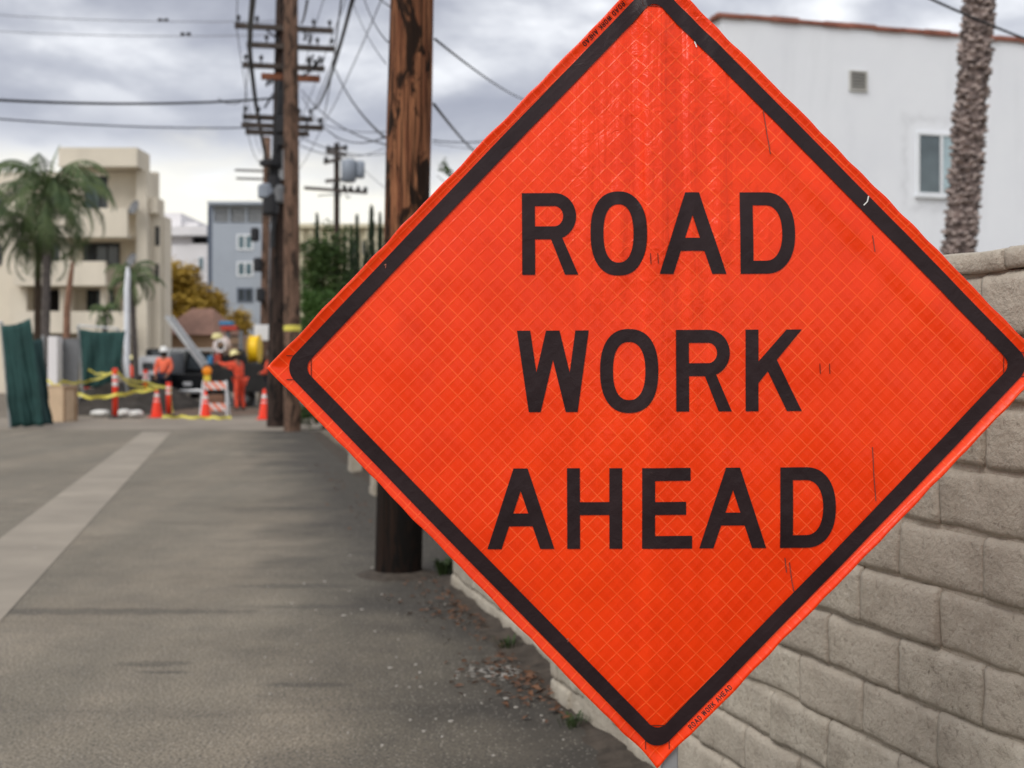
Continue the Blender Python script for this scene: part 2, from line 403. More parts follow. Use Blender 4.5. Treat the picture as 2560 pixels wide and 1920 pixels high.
m_yellow = leaf_mat('autumn_leaf', (.26, .16, .025), (.46, .31, .05), .6)
m_green = leaf_mat('shrub_leaf', (.045, .105, .024), (.10, .19, .04))
m_dgreen = leaf_mat('dark_leaf', (.028, .058, .017), (.066, .11, .028))
m_cyp = leaf_mat('cypress_leaf', (.012, .024, .014), (.03, .048, .024))
m_bark = M('bark', (.07, .05, .035), .95, .3)
m_deadleaf = leaf_mat('fallen_leaf', (.075, .035, .02), (.15, .07, .035), 14)
m_grass = leaf_mat('weed_leaf', (.02, .036, .012), (.045, .07, .022), 9)
m_coneo = M('fluorescent_orange_plastic', (.88, .055, .025), .5, .06)
m_band = M('white_reflective_band', (.72, .68, .67), .4, .05)
m_coneb = M('black_rubber', (.025, .025, .025), .8, .1)
m_tape = M('yellow_caution_tape', (.66, .58, .10), .5, .12, 4)
m_ply = M('plywood', (.58, .43, .29), .8, .1, 3)
m_plyd = M('plywood_edge', (.36, .24, .15), .8, .15, 5)
m_screen = M('green_mesh_screen', (.022, .062, .058), .85, .3, 2.2, .3, 30)
m_screend = M('dark_green_mesh_screen', (.014, .036, .038), .85, .25, 2)
m_bag = M('white_bag', (.64, .63, .60), .7, .1, 8, .4, 12)
m_orsuit = M('orange_coverall_cloth', (.72, .085, .042), .85, .18, 6, .4, 14)
m_orshirt = M('orange_shirt_cloth', (.86, .17, .09), .85, .14, 7, .4, 14)
m_navy = M('navy_trouser_cloth', (.014, .018, .034), .9, .25, 8)
m_skin = M('skin', (.20, .10, .065), .6, .1)
m_hatw = M('white_helmet', (.78, .78, .76), .35, .03)
m_haty = M('pale_yellow_helmet', (.74, .66, .32), .35, .04)
m_bootm = M('dark_boot', (.03, .028, .026), .7, .15)
m_hair = M('dark_hair', (.015, .011, .009), .7, .1)
m_truck = M('black_truck_paint', (.010, .011, .013), .4, .1, spec=.2)
m_tyre = M('tyre_rubber', (.015, .015, .015), .85, .1)
m_chrome = M('bright_metal', (.55, .56, .58), .3, .1, metal=.6)
m_red = M('red_lamp_lens', (.35, .012, .016), .3, .1)
m_whitep = M('white_machine_paint', (.66, .67, .69), .45, .08)
m_greyp = M('grey_panel', (.16, .165, .175), .6, .12)
m_darkp = M('dark_machine', (.016, .015, .015), .7, .35, 3)
m_reel = M('yellow_reel_paint', (.82, .52, .012), .45, .06)
m_blue = M('blue_machine_paint', (.05, .19, .36), .5, .1)
m_redp = M('red_machine_paint', (.42, .05, .03), .5, .1)
m_amber = M('amber_lens', (.80, .25, .012), .25, .06)
m_yellowp = M('yellow_plastic', (.72, .52, .05), .5, .06)
m_pink = M('pale_pink_hose', (.56, .40, .36), .7, .25, 9)
m_timber = M('timber', (.22, .12, .08), .85, .25, 5)
m_drum = M('transformer_grey', (.24, .27, .32), .5, .1)
m_litter = M('pale_litter', (.40, .375, .34), .8, .25, 30)
m_tarpole = M('white_pvc', (.70, .72, .76), .5, .08)
m_stripe = M('orange_stripe_sheet', (.83, .16, .05), .5, .08)

# ------------------------------------------------------------------ ground, lane, gutter
def sheet(name, pts, z, mat, label, n=1):
    mb = MB(); mb.add([(p[0], p[1], z) for p in pts], [tuple(range(len(pts)))])
    o = mb.build(name, mat); o['kind'] = 'structure'; o['label'] = label; return o
sheet('ground', [(-900, -60), (900, -60), (900, 1500), (-900, 1500)], -.004, m_ground, 'bare brown ground around the lane')
Y0, Y1 = -12, 27.6
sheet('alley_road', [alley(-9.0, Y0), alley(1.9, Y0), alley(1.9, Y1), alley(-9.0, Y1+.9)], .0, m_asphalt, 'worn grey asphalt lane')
sheet('gutter_strip', [alley(-1.873, Y0), alley(-1.264, Y0), alley(-1.264, Y1-.6), alley(-1.873, Y1-.4)], .004, m_gutter, 'pale concrete gutter strip down the middle of the lane')
sheet('concrete_apron', [alley(-9.5, Y1+.95), alley(3.0, Y1+.05), alley(3.0, 34.6), alley(-9.5, 34.6)], .0, m_apron, 'stained concrete apron across the end of the lane')
# excavated soil heap
rng = random.Random(5)
def heap(name, cx, cy, lx, ly, h, mat, label, nx=36, ny=24, seed=1):
    mb = MB(); vs_ = []
    for j in range(ny+1):
        for i in range(nx+1):
            a, b = i/nx*2-1, j/ny*2-1
            e = max(0, 1 - abs(a)**3) * max(0, 1 - abs(b)**2.2)
            nz = mnoise.fractal(Vector((a*lx*1.1+seed, b*ly*1.1, 3.3)), 1.0, 2.0, 5)
            vs_.append((cx + a*lx, cy + b*ly, -.02 + max(0, h*e*(1+.45*nz)) ))
    fs = [(j*(nx+1)+i, j*(nx+1)+i+1, (j+1)*(nx+1)+i+1, (j+1)*(nx+1)+i) for j in range(ny) for i in range(nx)]
    mb.add(vs_, fs); o = mb.build(name, mat, smooth=False); o['kind'] = 'structure'; o['label'] = label; return o
p = at(300, 1000, 40); heap('dirt_mound', p.x, 41.0, 1.75, 4.6, .78, m_dirt, 'dark dug-out soil heap behind the caution tape', seed=2)
p = at(590, 1000, 40); heap('dug_soil', p.x+.1, 39.5, 2.6, 3.6, .05, M('brown_soil', (.12, .08, .058), .95, .3, 3, .5, 15), 'trampled brown soil under the workers', seed=9)

# ------------------------------------------------------------------ the sign
SY = 2.2; PX = SY / F                    # metres for one photograph pixel at the sign
SC = at(1644, 915, SY); HD = .672; HDZ = .700
def sdisp(x, z):                          # relief of the vinyl towards the viewer
    d = -.040 * (z / HD) * abs(z / HD) * (1 if z > 0 else -.9) - .012 * (x / HD) ** 2
    up = min(1, max(0, (z + .28) / .5)); up = .25 + .75 * up * up
    d += .0115 * up / (1 + math.exp(-(x + .024) / .0026)) / (1 + math.exp((x - .026) / .0085))     # the rib sleeve
    d += up * (.0034 * math.exp(-((x - .062) / .012) ** 2) + .0030 * math.exp(-((x - .108) / .016) ** 2) + .0026 * math.exp(-((x + .062) / .013) ** 2) + .0018 * math.exp(-((x + .115) / .02) ** 2))
    a = x / HD + z / HDZ; b = x / HD - z / HDZ
    if abs(a) <= 1.02 and abs(b) <= 1.02:
        ea = (1 - abs(a)) * HD / 1.414; eb = (1 - abs(b)) * HD / 1.414; e = max(0, min(ea, eb))
        if a > 0 : d += .0062 * min(1, max(0, (ea - .044) / .034)) / (1 + math.exp((ea - .088) / .0075)) * max(0, min(1, (z + .04) * 4))   # roll along the upper right edge
        if e < .019: d += (.0065 if z > 0 else .0085) * ((.019 - e) / .019) ** 1.6
    d += .0035 * mnoise.noise(Vector((x * 6, z * 5, 1.7))) + .0016 * mnoise.noise(Vector((x * 17, z * 13, 4.1)))
    return d
sign = thing('road_work_sign', 'big orange diamond roll-up sign reading ROAD WORK AHEAD on a grey stand', 'sign', (SC.x, SC.y, 0), 0)
ROLL = R(.25)
def spt(x, z, lift=0):
    xr = x * math.cos(ROLL) - z * math.sin(ROLL); zr = x * math.sin(ROLL) + z * math.cos(ROLL)
    return (xr, -(sdisp(x, z) + lift), SC.z + zr)
# the vinyl sheet
mb = MB(); n = 220; V = []
for j in range(n+1):
    for i in range(n+1):
        a = i/n*2-1; b = j/n*2-1
        x = (a+b)/2*HD; z = (a-b)/2*HDZ
        m_ = max(abs(a), abs(b))
        if m_ > .985:
            k = .0016 * mnoise.noise(Vector((x*22, z*22, 9))) ; x += k * (1 if x > 0 else -1); z += k * (1 if z > 0 else -1)
        if z < -HDZ + .06: x *= .84 + .16 * min(1, (z + HDZ) / .06)
        V.append(spt(x, z))
mb.add(V, [(j*(n+1)+i, j*(n+1)+i+1, (j+1)*(n+1)+i+1, (j+1)*(n+1)+i) for j in range(n) for i in range(n)])
o = mb.build('vinyl_sheet', m_sign, sign, smooth=True)
s_ = o.modifiers.new('thickness', 'SOLIDIFY'); s_.thickness = .0012; s_.offset = 0
# material coordinates are those of the sheet: move its origin to the centre
def recentre(o):
    o.data.transform(Matrix.Translation((0, 0, -SC.z))); o.location = (0, 0, SC.z)
recentre(o)
# black border with rounded corners
def round_diamond(inset, r, per=70, arc=10):
    h = HD - inset * 1.41421; pts = []
    cs = [(h, 0), (0, h), (-h, 0), (0, -h)]
    for k in range(4):
        c = Vector(cs[k]); d0 = (Vector(cs[k-1]) - c).normalized(); d1 = (Vector(cs[(k+1) % 4]) - c).normalized()
        cen = c + (d0 + d1).normalized() * r * 1.41421
        a0 = math.atan2(*( (c + d0*r - cen).yx)); 
        for q in range(arc+1):
            w = a0 + (math.pi/2) * q/arc; pts.append(cen + Vector((math.cos(w), math.sin(w))) * r)
        p0 = pts[-1]; nc = Vector(cs[(k+1) % 4]); p1 = nc + (c - nc).normalized() * r
        for q in range(1, per): pts.append(p0.lerp(p1, q/per))
    return [Vector((p.x, p.y * HDZ / HD)) for p in pts]
def strip_between(A, B, k=6):
    mb = MB(); n = len(A)
    rows = [[A[i].lerp(B[i], j/k) for i in range(n)] for j in range(k+1)]
    mb.add([spt(p.x, p.y, .0028) for r in rows for p in r], [(j*n+i, j*n+(i+1)%n, (j+1)*n+(i+1)%n, (j+1)*n+i) for j in range(k) for i in range(n)])
    return mb
o = strip_between(round_diamond(.0175, .030), round_diamond(.0430, .019)).build('border', m_black, sign, smooth=True); recentre(o)
# letters: outlines in a box of width w and height 1, stroke .158
def ring(outer, inner, closed=True):
    n = len(outer); k = n if closed else n-1
    return [[outer[i], outer[(i+1) % n], inner[(i+1) % n], inner[i]] for i in range(k)]
def letter_polys(ch, w):
    S = .158; s = S
    if ch == 'O':
        def el(rx, ry, cx=w/2, n=56, e=2.35):
            return [(cx + rx*math.copysign(abs(math.cos(t))**(2/e), math.cos(t)), .5 + ry*math.copysign(abs(math.sin(t))**(2/e), math.sin(t))) for t in [2*math.pi*i/n for i in range(n)]]
        return ring(el(w/2, .515), el(w/2 - s, .515 - s))
    if ch == 'D':
        x1 = .46*w
        def half(rx, ry, e=2.25): return [(x1 + rx*abs(math.sin(t))**(2/e), .5 + ry*math.copysign(abs(math.cos(t))**(2/e), math.cos(t))) for t in [math.pi*i/32 for i in range(33)]]
        o = [(s, 1)] + half(w - x1, .5) + [(s, 0)]; i = [(s, 1-s)] + half(w - x1 - s, .5 - s) + [(s, s)]
        return [[(0,0),(s,0),(s,s),(s,1-s),(s,1),(0,1)]] + ring(o, i, False)
    if ch == 'R':
        x1 = .60*w; yb = .434; ry = (1-yb)/2; yc = yb + ry; rx = .40*w
        def half(a, b): return [(x1 + a*math.sin(t), yc + b*math.cos(t)) for t in [math.pi*i/26 for i in range(27)]]
        o = [(s, 1)] + half(rx, ry) + [(s, yb)]; i = [(s, 1-s)] + half(rx - s, ry - s) + [(s, yb+s)]
        arcp = [(x1 + rx*math.sin(t), yc + ry*math.cos(t)) for t in [math.pi*q/26 for q in (26, 25, 24, 23)]]
        leg = [(.79*w, 0), (1.035*w, 0)] + arcp[::-1] + [(.535*w, yb)]
        return [[(0,0),(s,0),(s,yb),(s,yb+s),(s,1-s),(s,1),(0,1)]] + ring(o, i, False) + [leg]
    if ch == 'A':
        xl = lambda y: .21*w + .29*w*y/.723
        L = [(0,0),(.21*w,0),(xl(.284),.284),(xl(.443),.443),(.5*w,.723),(.5*w,1),(.395*w,1)]
        return [L, [(w-x, y) for x, y in L][::-1], [(xl(.284),.284),(w-xl(.284),.284),(w-xl(.443),.443),(xl(.443),.443)]]
    if ch == 'W':
        return [[(0,1),(.185*w,1),(.268*w,.485),(.406*w,1),(.594*w,1),(.732*w,.485),(.815*w,1),(w,1),(.84*w,0),(.675*w,0),(.5*w,.64),(.325*w,0),(.16*w,0)][::-1]]
    if ch == 'K':
        return [[(0,0),(s,0),(s,.343),(s,.61),(s,1),(0,1)], [(s,.343),(.395*w,.49),(.735*w,0),(1.0*w,0),(.556*w,.63),(1.0*w,1),(.73*w,1),(s,.61)]]
    if ch == 'H':
        return [[(0,0),(s,0),(s,.42),(s,.58),(s,1),(0,1)], [(w-s,0),(w,0),(w,1),(w-s,1),(w-s,.58),(w-s,.42)], [(s,.42),(w-s,.42),(w-s,.58),(s,.58)]]
    if ch == 'E':
        return [[(0,0),(s,0),(s,s),(s,.42),(s,.58),(s,1-s),(s,1),(0,1)], [(s,0),(w,0),(w,s),(s,s)], [(s,.42),(w*.88,.42),(w*.88,.58),(s,.58)], [(s,1-s),(w*.97,1-s),(w*.97,1),(s,1)]]
def make_letter(ch, w, h, to, parent, cut=.008, lift=.0018):
    """polygons -> cut into small faces -> laid on the relief of the sheet; `to` maps letter metres to sheet metres"""
    bm = bmesh.new()
    for poly in letter_polys(ch, w / h):
        q = [to(x*h, y*h) for x, y in poly]
        bm.faces.new([bm.verts.new((p[0], 0, p[1])) for p in q])
    bmesh.ops.remove_doubles(bm, verts=bm.verts, dist=1e-5)
    bmesh.ops.triangulate(bm, faces=bm.faces)
    xs = [v.co.x for v in bm.verts]; zs = [v.co.z for v in bm.verts]
    for ax, lo, hi in ((0, min(xs), max(xs)), (2, min(zs), max(zs))):
        k = math.floor(lo / cut) + 1
        while k * cut < hi:
            co = [0, 0, 0]; co[ax] = k * cut; no = [0, 0, 0]; no[ax] = 1
            bmesh.ops.bisect_plane(bm, geom=bm.verts[:] + bm.edges[:] + bm.faces[:], plane_co=co, plane_no=no); k += 1
    for v in bm.verts:
        x, y, z = spt(v.co.x, v.co.z, lift); v.co = (x, y, z)
    me = bpy.data.meshes.new('letter')
    bmesh.ops.recalc_face_normals(bm, faces=bm.faces)
    if sum(f.normal.y for f in bm.faces) > 0: bmesh.ops.reverse_faces(bm, faces=bm.faces)
    bm.to_mesh(me); bm.free()
    me.polygons.foreach_set('use_smooth', [True]*len(me.polygons)); me.materials.append(m_black)
    o = link('letter', me, parent); recentre(o); return o
K = 2560/2212                 # notes for the lettering are on the 2212 wide view
def sx(x): return (x*K - 1644) * PX
def sz(y): return (915 - y*K) * PX
ROWS = [(592, 415, [('R',1129,1246),('O',1277,1398),('A',1425,1570),('D',1601,1720)]),
        (889, 713, [('W',1117,1272),('O',1296,1421),('R',1460,1576),('K',1610,1732)]),
        (1186, 1011, [('A',1051,1196),('H',1224,1343),('E',1386,1494),('A',1510,1655),('D',1685,1806)])]
for (yb, yt, ls) in ROWS:
    for ch, x0, x1 in ls:
        X0, W_, H_ = sx(x0), (x1-x0)*K*PX, (yb-yt)*K*PX; Z0 = sz(yb)
        make_letter(ch, W_, H_, lambda x, y, X0=X0, Z0=Z0: (X0+x, Z0+y), sign)
# small print on the hem, twice
WD = {'R':.66,'O':.68,'A':.82,'D':.67,'W':.88,'K':.69,'H':.67,'E':.61}
def hem_text(p0, ang, h, length):
    txt = 'ROAD WORK AHEAD'; adv = sum(.45 if c == ' ' else WD[c]+.20 for c in txt); k = length / adv
    x = 0
    for c in txt:
        if c == ' ': x += .45*k; continue
        ca, sa = math.cos(ang), math.sin(ang)
        make_letter(c, WD[c]*k, h, lambda a, b, x=x: (p0[0] + (x+a)*ca - b*sa, p0[1] + (x+a)*sa + b*ca), sign, cut=.02, lift=.0016)
        x += (WD[c]+.20)*k
hem_text((HD*.092 - .0034, -HDZ*.908 + .0034), math.atan2(HDZ, HD), .0082, .104)
hem_text((-HD*.088 + .0034, HDZ*.912 - .0034), math.pi + math.atan2(HDZ, HD), .0082, .104)
# stitching at the corner pockets, staples, scratches, torn print
def surf_line(name, pts, w, mat, lift=.0024, n=10):
    mb = MB(); A, B = [], []
    P = [Vector(p) for p in pts]; Q = []
    for i in range(len(P)-1): Q += [P[i].lerp(P[i+1], k/n) for k in range(n)]
    Q.append(P[-1])
    for i, q in enumerate(Q):
        d = (Q[min(i+1, len(Q)-1)] - Q[max(i-1, 0)]).normalized(); nrm = Vector((-d.y, d.x)) * w/2
        A.append(q + nrm); B.append(q - nrm)
    m_ = len(Q)
    mb.add([spt(q.x, q.y, lift) for q in A+B] + [spt(q.x, q.y, lift-.0006) for q in A+B],
           [(i, i+1, m_+i+1, m_+i) for i in range(m_-1)] + [(2*m_+i, 2*m_+i+1, i+1, i) for i in range(m_-1)] + [(m_+i, m_+i+1, 3*m_+i+1, 3*m_+i) for i in range(m_-1)])
    o = mb.build(name, mat, sign, fix=False); recentre(o); return o
for (cx, cz, dx, dz) in ((-HD, 0, 1, 0), (HD, 0, -1, 0), (0, HDZ, 0, -1), (0, -HDZ, 0, 1)):
    e, t_, w = .075, .033, .0195*1.0
    w = .0205
    if dx: seg = [((cx+dx*t_, w), (cx+dx*e, w)), ((cx+dx*e, w), (cx+dx*e, -w)), ((cx+dx*t_, -w), (cx+dx*e, -w))]
    else: seg = [((w, cz+dz*t_), (w, cz+dz*e)), ((w, cz+dz*e), (-w, cz+dz*e)), ((-w, cz+dz*t_), (-w, cz+dz*e))]
    for s_ in seg: surf_line('stitching', s_, .0011, m_thread)
def s22(x, y): return (sx(x), sz(y))
for a in ((1405, 548), (1421, 548), (1771, 787), (1792, 787), (2132, 715)):
    surf_line('staple', [s22(*a), s22(a[0]+1, a[1]+22)], .0011, m_thread)
for a in (((1655, 236), (1661, 290), (1668, 332)), ((1885, 968), (1888, 1030), (1893, 1085)), ((1696, 1208), (1700, 1240)), ((1706, 1218), (1712, 1262), (1717, 1285)), ((1598, 140), (1606, 152)), ((1888, 510), (1892, 545))):
    surf_line('scratch', [s22(*q) for q in a], .0013, m_scuff)
surf_line('torn_print', [s22(1870, 444), s22(1878, 436), s22(1881, 424)], .0020, m_tear, lift=.0036)
for q in ((1508, 82), (1510, 88), (2212*.68, 62)): surf_line('torn_print', [s22(q[0], q[1]), s22(q[0]+2, q[1]+7)], .0022, m_tear)
# loose threads
for q in ((830, 570), (1222, 1385)): surf_line('loose_thread', [s22(*q), s22(q[0]+4, q[1]-3), s22(q[0]+3, q[1]+6)], .0007, m_nick, lift=.004)
# ribs and stand behind the sheet
MBx = MB(); MBx.tube([(x, .020 - sdisp(x, 0)*1.0, SC.z) for x in [HD*.98*(i/12*2-1) for i in range(13)]], .006, 6); MBx.build('cross_rib', m_rib, sign)
MBx = MB(); MBx.tube([(0.0, .022 + max(0, -sdisp(.2, z)), SC.z + z) for z in [HDZ*.97*(i/16*2-1) for i in range(17)]], .006, 6); MBx.build('upright_rib', m_rib, sign)
mx = (1682-1644)*PX
mb = MB(); mb.box((mx, .048, .62), (.0275, .0275, 1.24)); mb.build('mast', m_alu, sign, bevel=.003)
mb = MB(); mb.box((mx*.5, .047, SC.z), (.11, .05, .10)); mb.box((mx*.6, .050, SC.z-.11), (.06, .034, .14)); mb.build('rib_bracket', m_coneb, sign, bevel=.004)
mb = MB(); mb.box((mx, .048, .20), (.09, .09, .12)); mb.build('leg_hub', m_alu, sign, bevel=.006)
for k in range(4):
    a = R(45 + 90*k); d = Vector((math.cos(a), math.sin(a), 0))
    mb = MB(); mb.bar(Vector((mx, .048, .20)) + d*.05, Vector((mx, .048, .022)) + d*.52, .028, .028); mb.build('leg', m_alu, sign, bevel=.003)
    mb = MB(); mb.box(Vector((mx, .048, .017)) + d*.53, (.05, .05, .034), rz=a); mb.build('foot', m_coneb, sign, bevel=.005)

# ------------------------------------------------------------------ slump block garden wall
BL, BH, BZ, NC = .305, .138, .082, 11
def block_mesh(L, H, D, seed, amp=1.0, nx=14, ny=7):
    """a hand-made looking block: bulging, uneven front (+y), soft edges"""
    mb = MB(); V = []
    for j in range(ny+1):
        for i in range(nx+1):
            a = i/nx*2-1; b = j/ny*2-1
            # finer rows near the rims
            a = math.copysign(abs(a)**.5, a); b = math.copysign(abs(b)**.55, b)
            x = a*L/2; z = b*H/2
            sag = 1 - abs(b)**4
            x += .004*mnoise.noise(Vector((seed*3.1, z*14, 2))) * amp
            z += .0065*mnoise.noise(Vector((x*7, seed*5.7, 5 + b))) * amp * (abs(b)**2)
            y = .0015*sag - .0145*max(0, b-.80)/.20 - .0035*max(0, -b-.95)/.05 - .0022*max(0, abs(a)-.975)/.025
            y += amp*(.0042*mnoise.noise(Vector((x*9, z*11, seed))) + .0034*mnoise.noise(Vector((x*26, z*30, seed+7))))
            V.append((x, y, z))
    nn_ = len(V); F_ = [(j*(nx+1)+i, (j+1)*(nx+1)+i, (j+1)*(nx+1)+i+1, j*(nx+1)+i+1) for j in range(ny) for i in range(nx)]
    rim = [i for i in range(nx+1)] + [j*(nx+1)+nx for j in range(1, ny+1)] + [ny*(nx+1)+i for i in range(nx-1, -1, -1)] + [j*(nx+1) for j in range(ny-1, 0, -1)]
    back = []
    for r in rim:
        V.append((V[r][0], -D, V[r][2])); back.append(len(V)-1)
    k = len(rim)
    F_ += [(rim[i], rim[(i+1) % k], back[(i+1) % k], back[i]) for i in range(k)] + [tuple(back[::-1])]
    mb.add(V, F_); me = mb.mesh('block', True)
    bm = bmesh.new(); bm.from_mesh(me); bmesh.ops.recalc_face_normals(bm, faces=bm.faces); bm.to_mesh(me); bm.free()
    me.materials.append(m_block); return me
full = [block_mesh(BL-.004, BH-.005, .15, k*1.37+.4) for k in range(12)]
capm = [block_mesh(BL-.005, .046, .17, k*2.1+50, .9, 12, 4) for k in range(5)]
def wall(start, end, label, stuff=False, seed=1, gaps=()):
    s, e = Vector(start), Vector(end); d = e - s; L = d.length
    rg = random.Random(seed)
    t = thing('block_wall', label, 'wall', (s.x, s.y, 0), math.atan2(d.y, d.x), 'block walls along the lane')
    MBc = MB(); MBc.bx(0, L-.02, -.15, -.0125, -.06, BZ + BH*NC - .002); MBc.build('mortar_core', m_block, t)
    joined = MB()
    for c in range(-1, NC):
        k0 = .5 if c % 2 else 0
        i = 0; x = -k0*BL
        while x < L - .02:
            x0 = max(0, x); x1 = min(L, x + BL)
            if x1 - x0 > .06 and (c, i) not in gaps:
                xc = (x0+x1)/2; zc = BZ + BH*(c+.5) + .0045*math.sin(x*1.9 + c*.35) + .0015*math.sin(x*5.3 + c)
                me = rg.choice(full); scx = (x1-x0-.006)/(BL-.006)
                yy = rg.uniform(-.006, .006); ry = rg.uniform(-.012, .012)
                if stuff:
                    b = len(joined.v)
                    for v in (( -1,-1),(1,-1),(1,1),(-1,1)): joined.v.append((xc+v[0]*(x1-x0-.012)/2, yy, zc+v[1]*(BH-.012)/2))
                    for v in (( -1,-1),(1,-1),(1,1),(-1,1)): joined.v.append((xc+v[0]*(x1-x0-.006)/2, -.14, zc+v[1]*(BH-.006)/2))
                    joined.f += [(b,b+3,b+2,b+1),(b,b+1,b+5,b+4),(b+1,b+2,b+6,b+5),(b+2,b+3,b+7,b+6),(b+3,b,b+4,b+7)]; joined.m += [0]*5
                else:
                    o = link('block', me, t); o.location = (xc, yy, zc); o.scale = (scx, 1, 1); o.rotation_euler = (0, ry, rg.uniform(-.006, .006))
            x += BL; i += 1
    x = -.1; 
    while x < L:
        x0 = max(0, x); x1 = min(L, x+BL*1.02)
        if x1-x0 > .05:
            o = link('cap_block', rg.choice(capm), t); o.location = ((x0+x1)/2, .006 + rg.uniform(-.004, .004), BZ + BH*NC + .024 + rg.uniform(-.003, .003)); o.scale = ((x1-x0)/(BL), 1, 1); o.rotation_euler = (0, rg.uniform(-.01, .01), 0)
        x += BL*1.02
    if stuff:
        o = joined.build('block_courses', m_block, t); o['kind'] = 'stuff'
    return t
DX = .31
wall((1.838 - DX*1.55, 1.55, 0), (1.838 - DX*5.41, 5.41, 0), 'tan slump block wall right behind the orange diamond sign', seed=3, gaps=((0, 11), (-1, 11), (-1, 12)))
wall((.285, 5.50, 0), (-.385, 8.16, 0), 'tan slump block wall ending beside the near wooden pole', seed=8)
wall((.12, 8.45, 0), (-1.16, 14.0, 0), 'tan slump block wall running on past the near wooden pole', True, 11)
wall((-1.10, 14.2, 0), (-1.82, 17.3, 0), 'short tan slump block wall in mid lane', True, 12)
wall((-1.72, 17.5, 0), (-3.75, 26.9, 0), 'tan slump block wall running up to the cabled poles', True, 13)
wall((-1.49, 13.80, 0), (-1.57, 14.12, 0), 'stubby tan block pier in the lane margin beyond the near pole', True, 14)
wall((-2.12, 16.85, 0), (-2.20, 17.20, 0), 'farther stubby tan block pier in the lane margin', True, 15)

# strip of soil and grit gathered along the foot of the walls
mb = MB(); nx, ny = 260, 8; V = []
for i in range(nx+1):
    Y = 3.5 + 23.1*(i/nx)**1.6
    for j in range(ny+1):
        w = .20 + .16*mnoise.noise(Vector((Y*1.3, 0, 0))) + .08*mnoise.noise(Vector((Y*5, 3, 0)))
        off = 1.52 + (.33 if Y > 8.5 else 0) - (j/ny)*max(.06, w + .05); q = alley(off, Y); e = 1 - j/ny
        V.append((q.x, q.y, -.006 + .05*e**1.3*(1 + .8*mnoise.noise(Vector((Y*7, off*9, 1)))) + .006*mnoise.noise(Vector((Y*30, off*30, 2)))))
mb.add(V, [(i*(ny+1)+j, (i+1)*(ny+1)+j, (i+1)*(ny+1)+j+1, i*(ny+1)+j+1) for i in range(nx) for j in range(ny)])
o = mb.build('soil_margin', M('dark_grit', (.055, .044, .035), .95, .5, 12, .6, 40), smooth=True); o['kind'] = 'structure'; o['label'] = 'dark soil and grit gathered along the foot of the block walls'

mb = MB(); n_ = 40; V = []  # dark ring round the near pole's foot, added in place of its contact shadow
for k in range(n_):
    w = 6.2832*k/n_; c_, s_ = math.cos(w), math.sin(w); e_ = .5 + .5*mnoise.noise(Vector((c_*2, s_*2, 8)))
    for rr, zz_ in ((.13, .028), (.165, .026 + .012*e_), (.20 + .05*e_, .012), (.24 + .13*e_, -.006)): V.append((-.766 + rr*c_, 8.6 + rr*s_, zz_ + .004*mnoise.noise(Vector((c_*9, s_*9, rr*20)))))
mb.add(V, [(k*4+q, ((k+1) % n_)*4+q, ((k+1) % n_)*4+q+1, k*4+q+1) for k in range(n_) for q in range(3)])
o = mb.build('contact_shade_collar', bpy.data.materials['dark_grit'], smooth=True); o['kind'] = 'structure'; o['label'] = 'added dark collar standing in for contact shade round the foot of the near pole'

# ------------------------------------------------------------------ fallen leaves, weeds, specks on the lane
rng = random.Random(21)
def leaf_quad(mb, p, s, rg, flat=True):
    a = rg.uniform(0, 6.28); t = rg.uniform(-.5, .5) if flat else rg.uniform(-1.4, 1.4)
    m_ = Matrix.Rotation(a, 3, 'Z') @ Matrix.Rotation(t, 3, 'X') @ Matrix.Rotation(rg.uniform(-.4, .4), 3, 'Y')
    w = s*rg.uniform(.35, .6)
    V = [m_ @ Vector(q) + p for q in ((-s/2, 0, 0), (0, -w/2, .1*s), (s/2, 0, 0), (0, w/2, .1*s))]
    mb.add(V, [(0, 1, 2, 3)])
mb = MB()
for k in range(420):
    Y = rng.choice((rng.gauss(7.2, .45), rng.gauss(5.6, .25), rng.uniform(5.2, 18)))
    off = 1.36 - abs(rng.gauss(0, .16)); q = alley(off, Y)
    leaf_quad(mb, Vector((q.x, q.y, .008 + rng.random()*.035*max(0, 1-(1.36-off)*3))), rng.uniform(.02, .055), rng)
tag(mb.build('fallen_leaves', m_deadleaf, fix=False), 'drift of dry brown leaves along the foot of the block wall', 'leaves', kind='stuff')
def weed(x, y, h, n_, label, seed):
    rg = random.Random(seed); mb = MB()
    for k in range(n_):
        a = rg.uniform(0, 6.28); r = rg.uniform(0, .06); l = h*rg.uniform(.5, 1); b = Vector((x + r*math.cos(a), y + r*math.sin(a), 0))
        d = Vector((math.cos(a), math.sin(a), 0)) * l * rg.uniform(.3, .9); s = Vector((-math.sin(a), math.cos(a), 0)) * l*.09
        m_ = b + d*.45 + Vector((0, 0, l*.75)); e = b + d + Vector((0, 0, l*rg.uniform(.6, 1)))
        mb.add([b - s*.5, b + s*.5, m_ + s, m_ - s, e], [(0, 1, 2, 3), (3, 2, 4)])
    tag(mb.build('weed', m_grass, fix=False), label, 'weed', 'weeds at the foot of the block wall')
weed(.235, 4.98, .055, 40, 'small green weed in the gap at the foot of the tan wall behind the sign', 1)
weed(-.02, 6.35, .07, 34, 'small green weed beside the brown leaf drift', 2)
weed(-.46, 8.6, .14, 50, 'small green weed behind the near wooden pole', 3)
mb = MB()
spots = [(730, 1510), (1040, 1663), (1050, 1683), (1143, 1697), (1127, 1805), (860, 1540), (875, 1390), (1060, 1830), (955, 1487), (87, 1370), (1225, 1400), (905, 1525), (1145, 1555), (975, 1671), (760, 1460), (1265, 1748), (1290, 1770), (1190, 1300), (812, 1455), (930, 1420)]
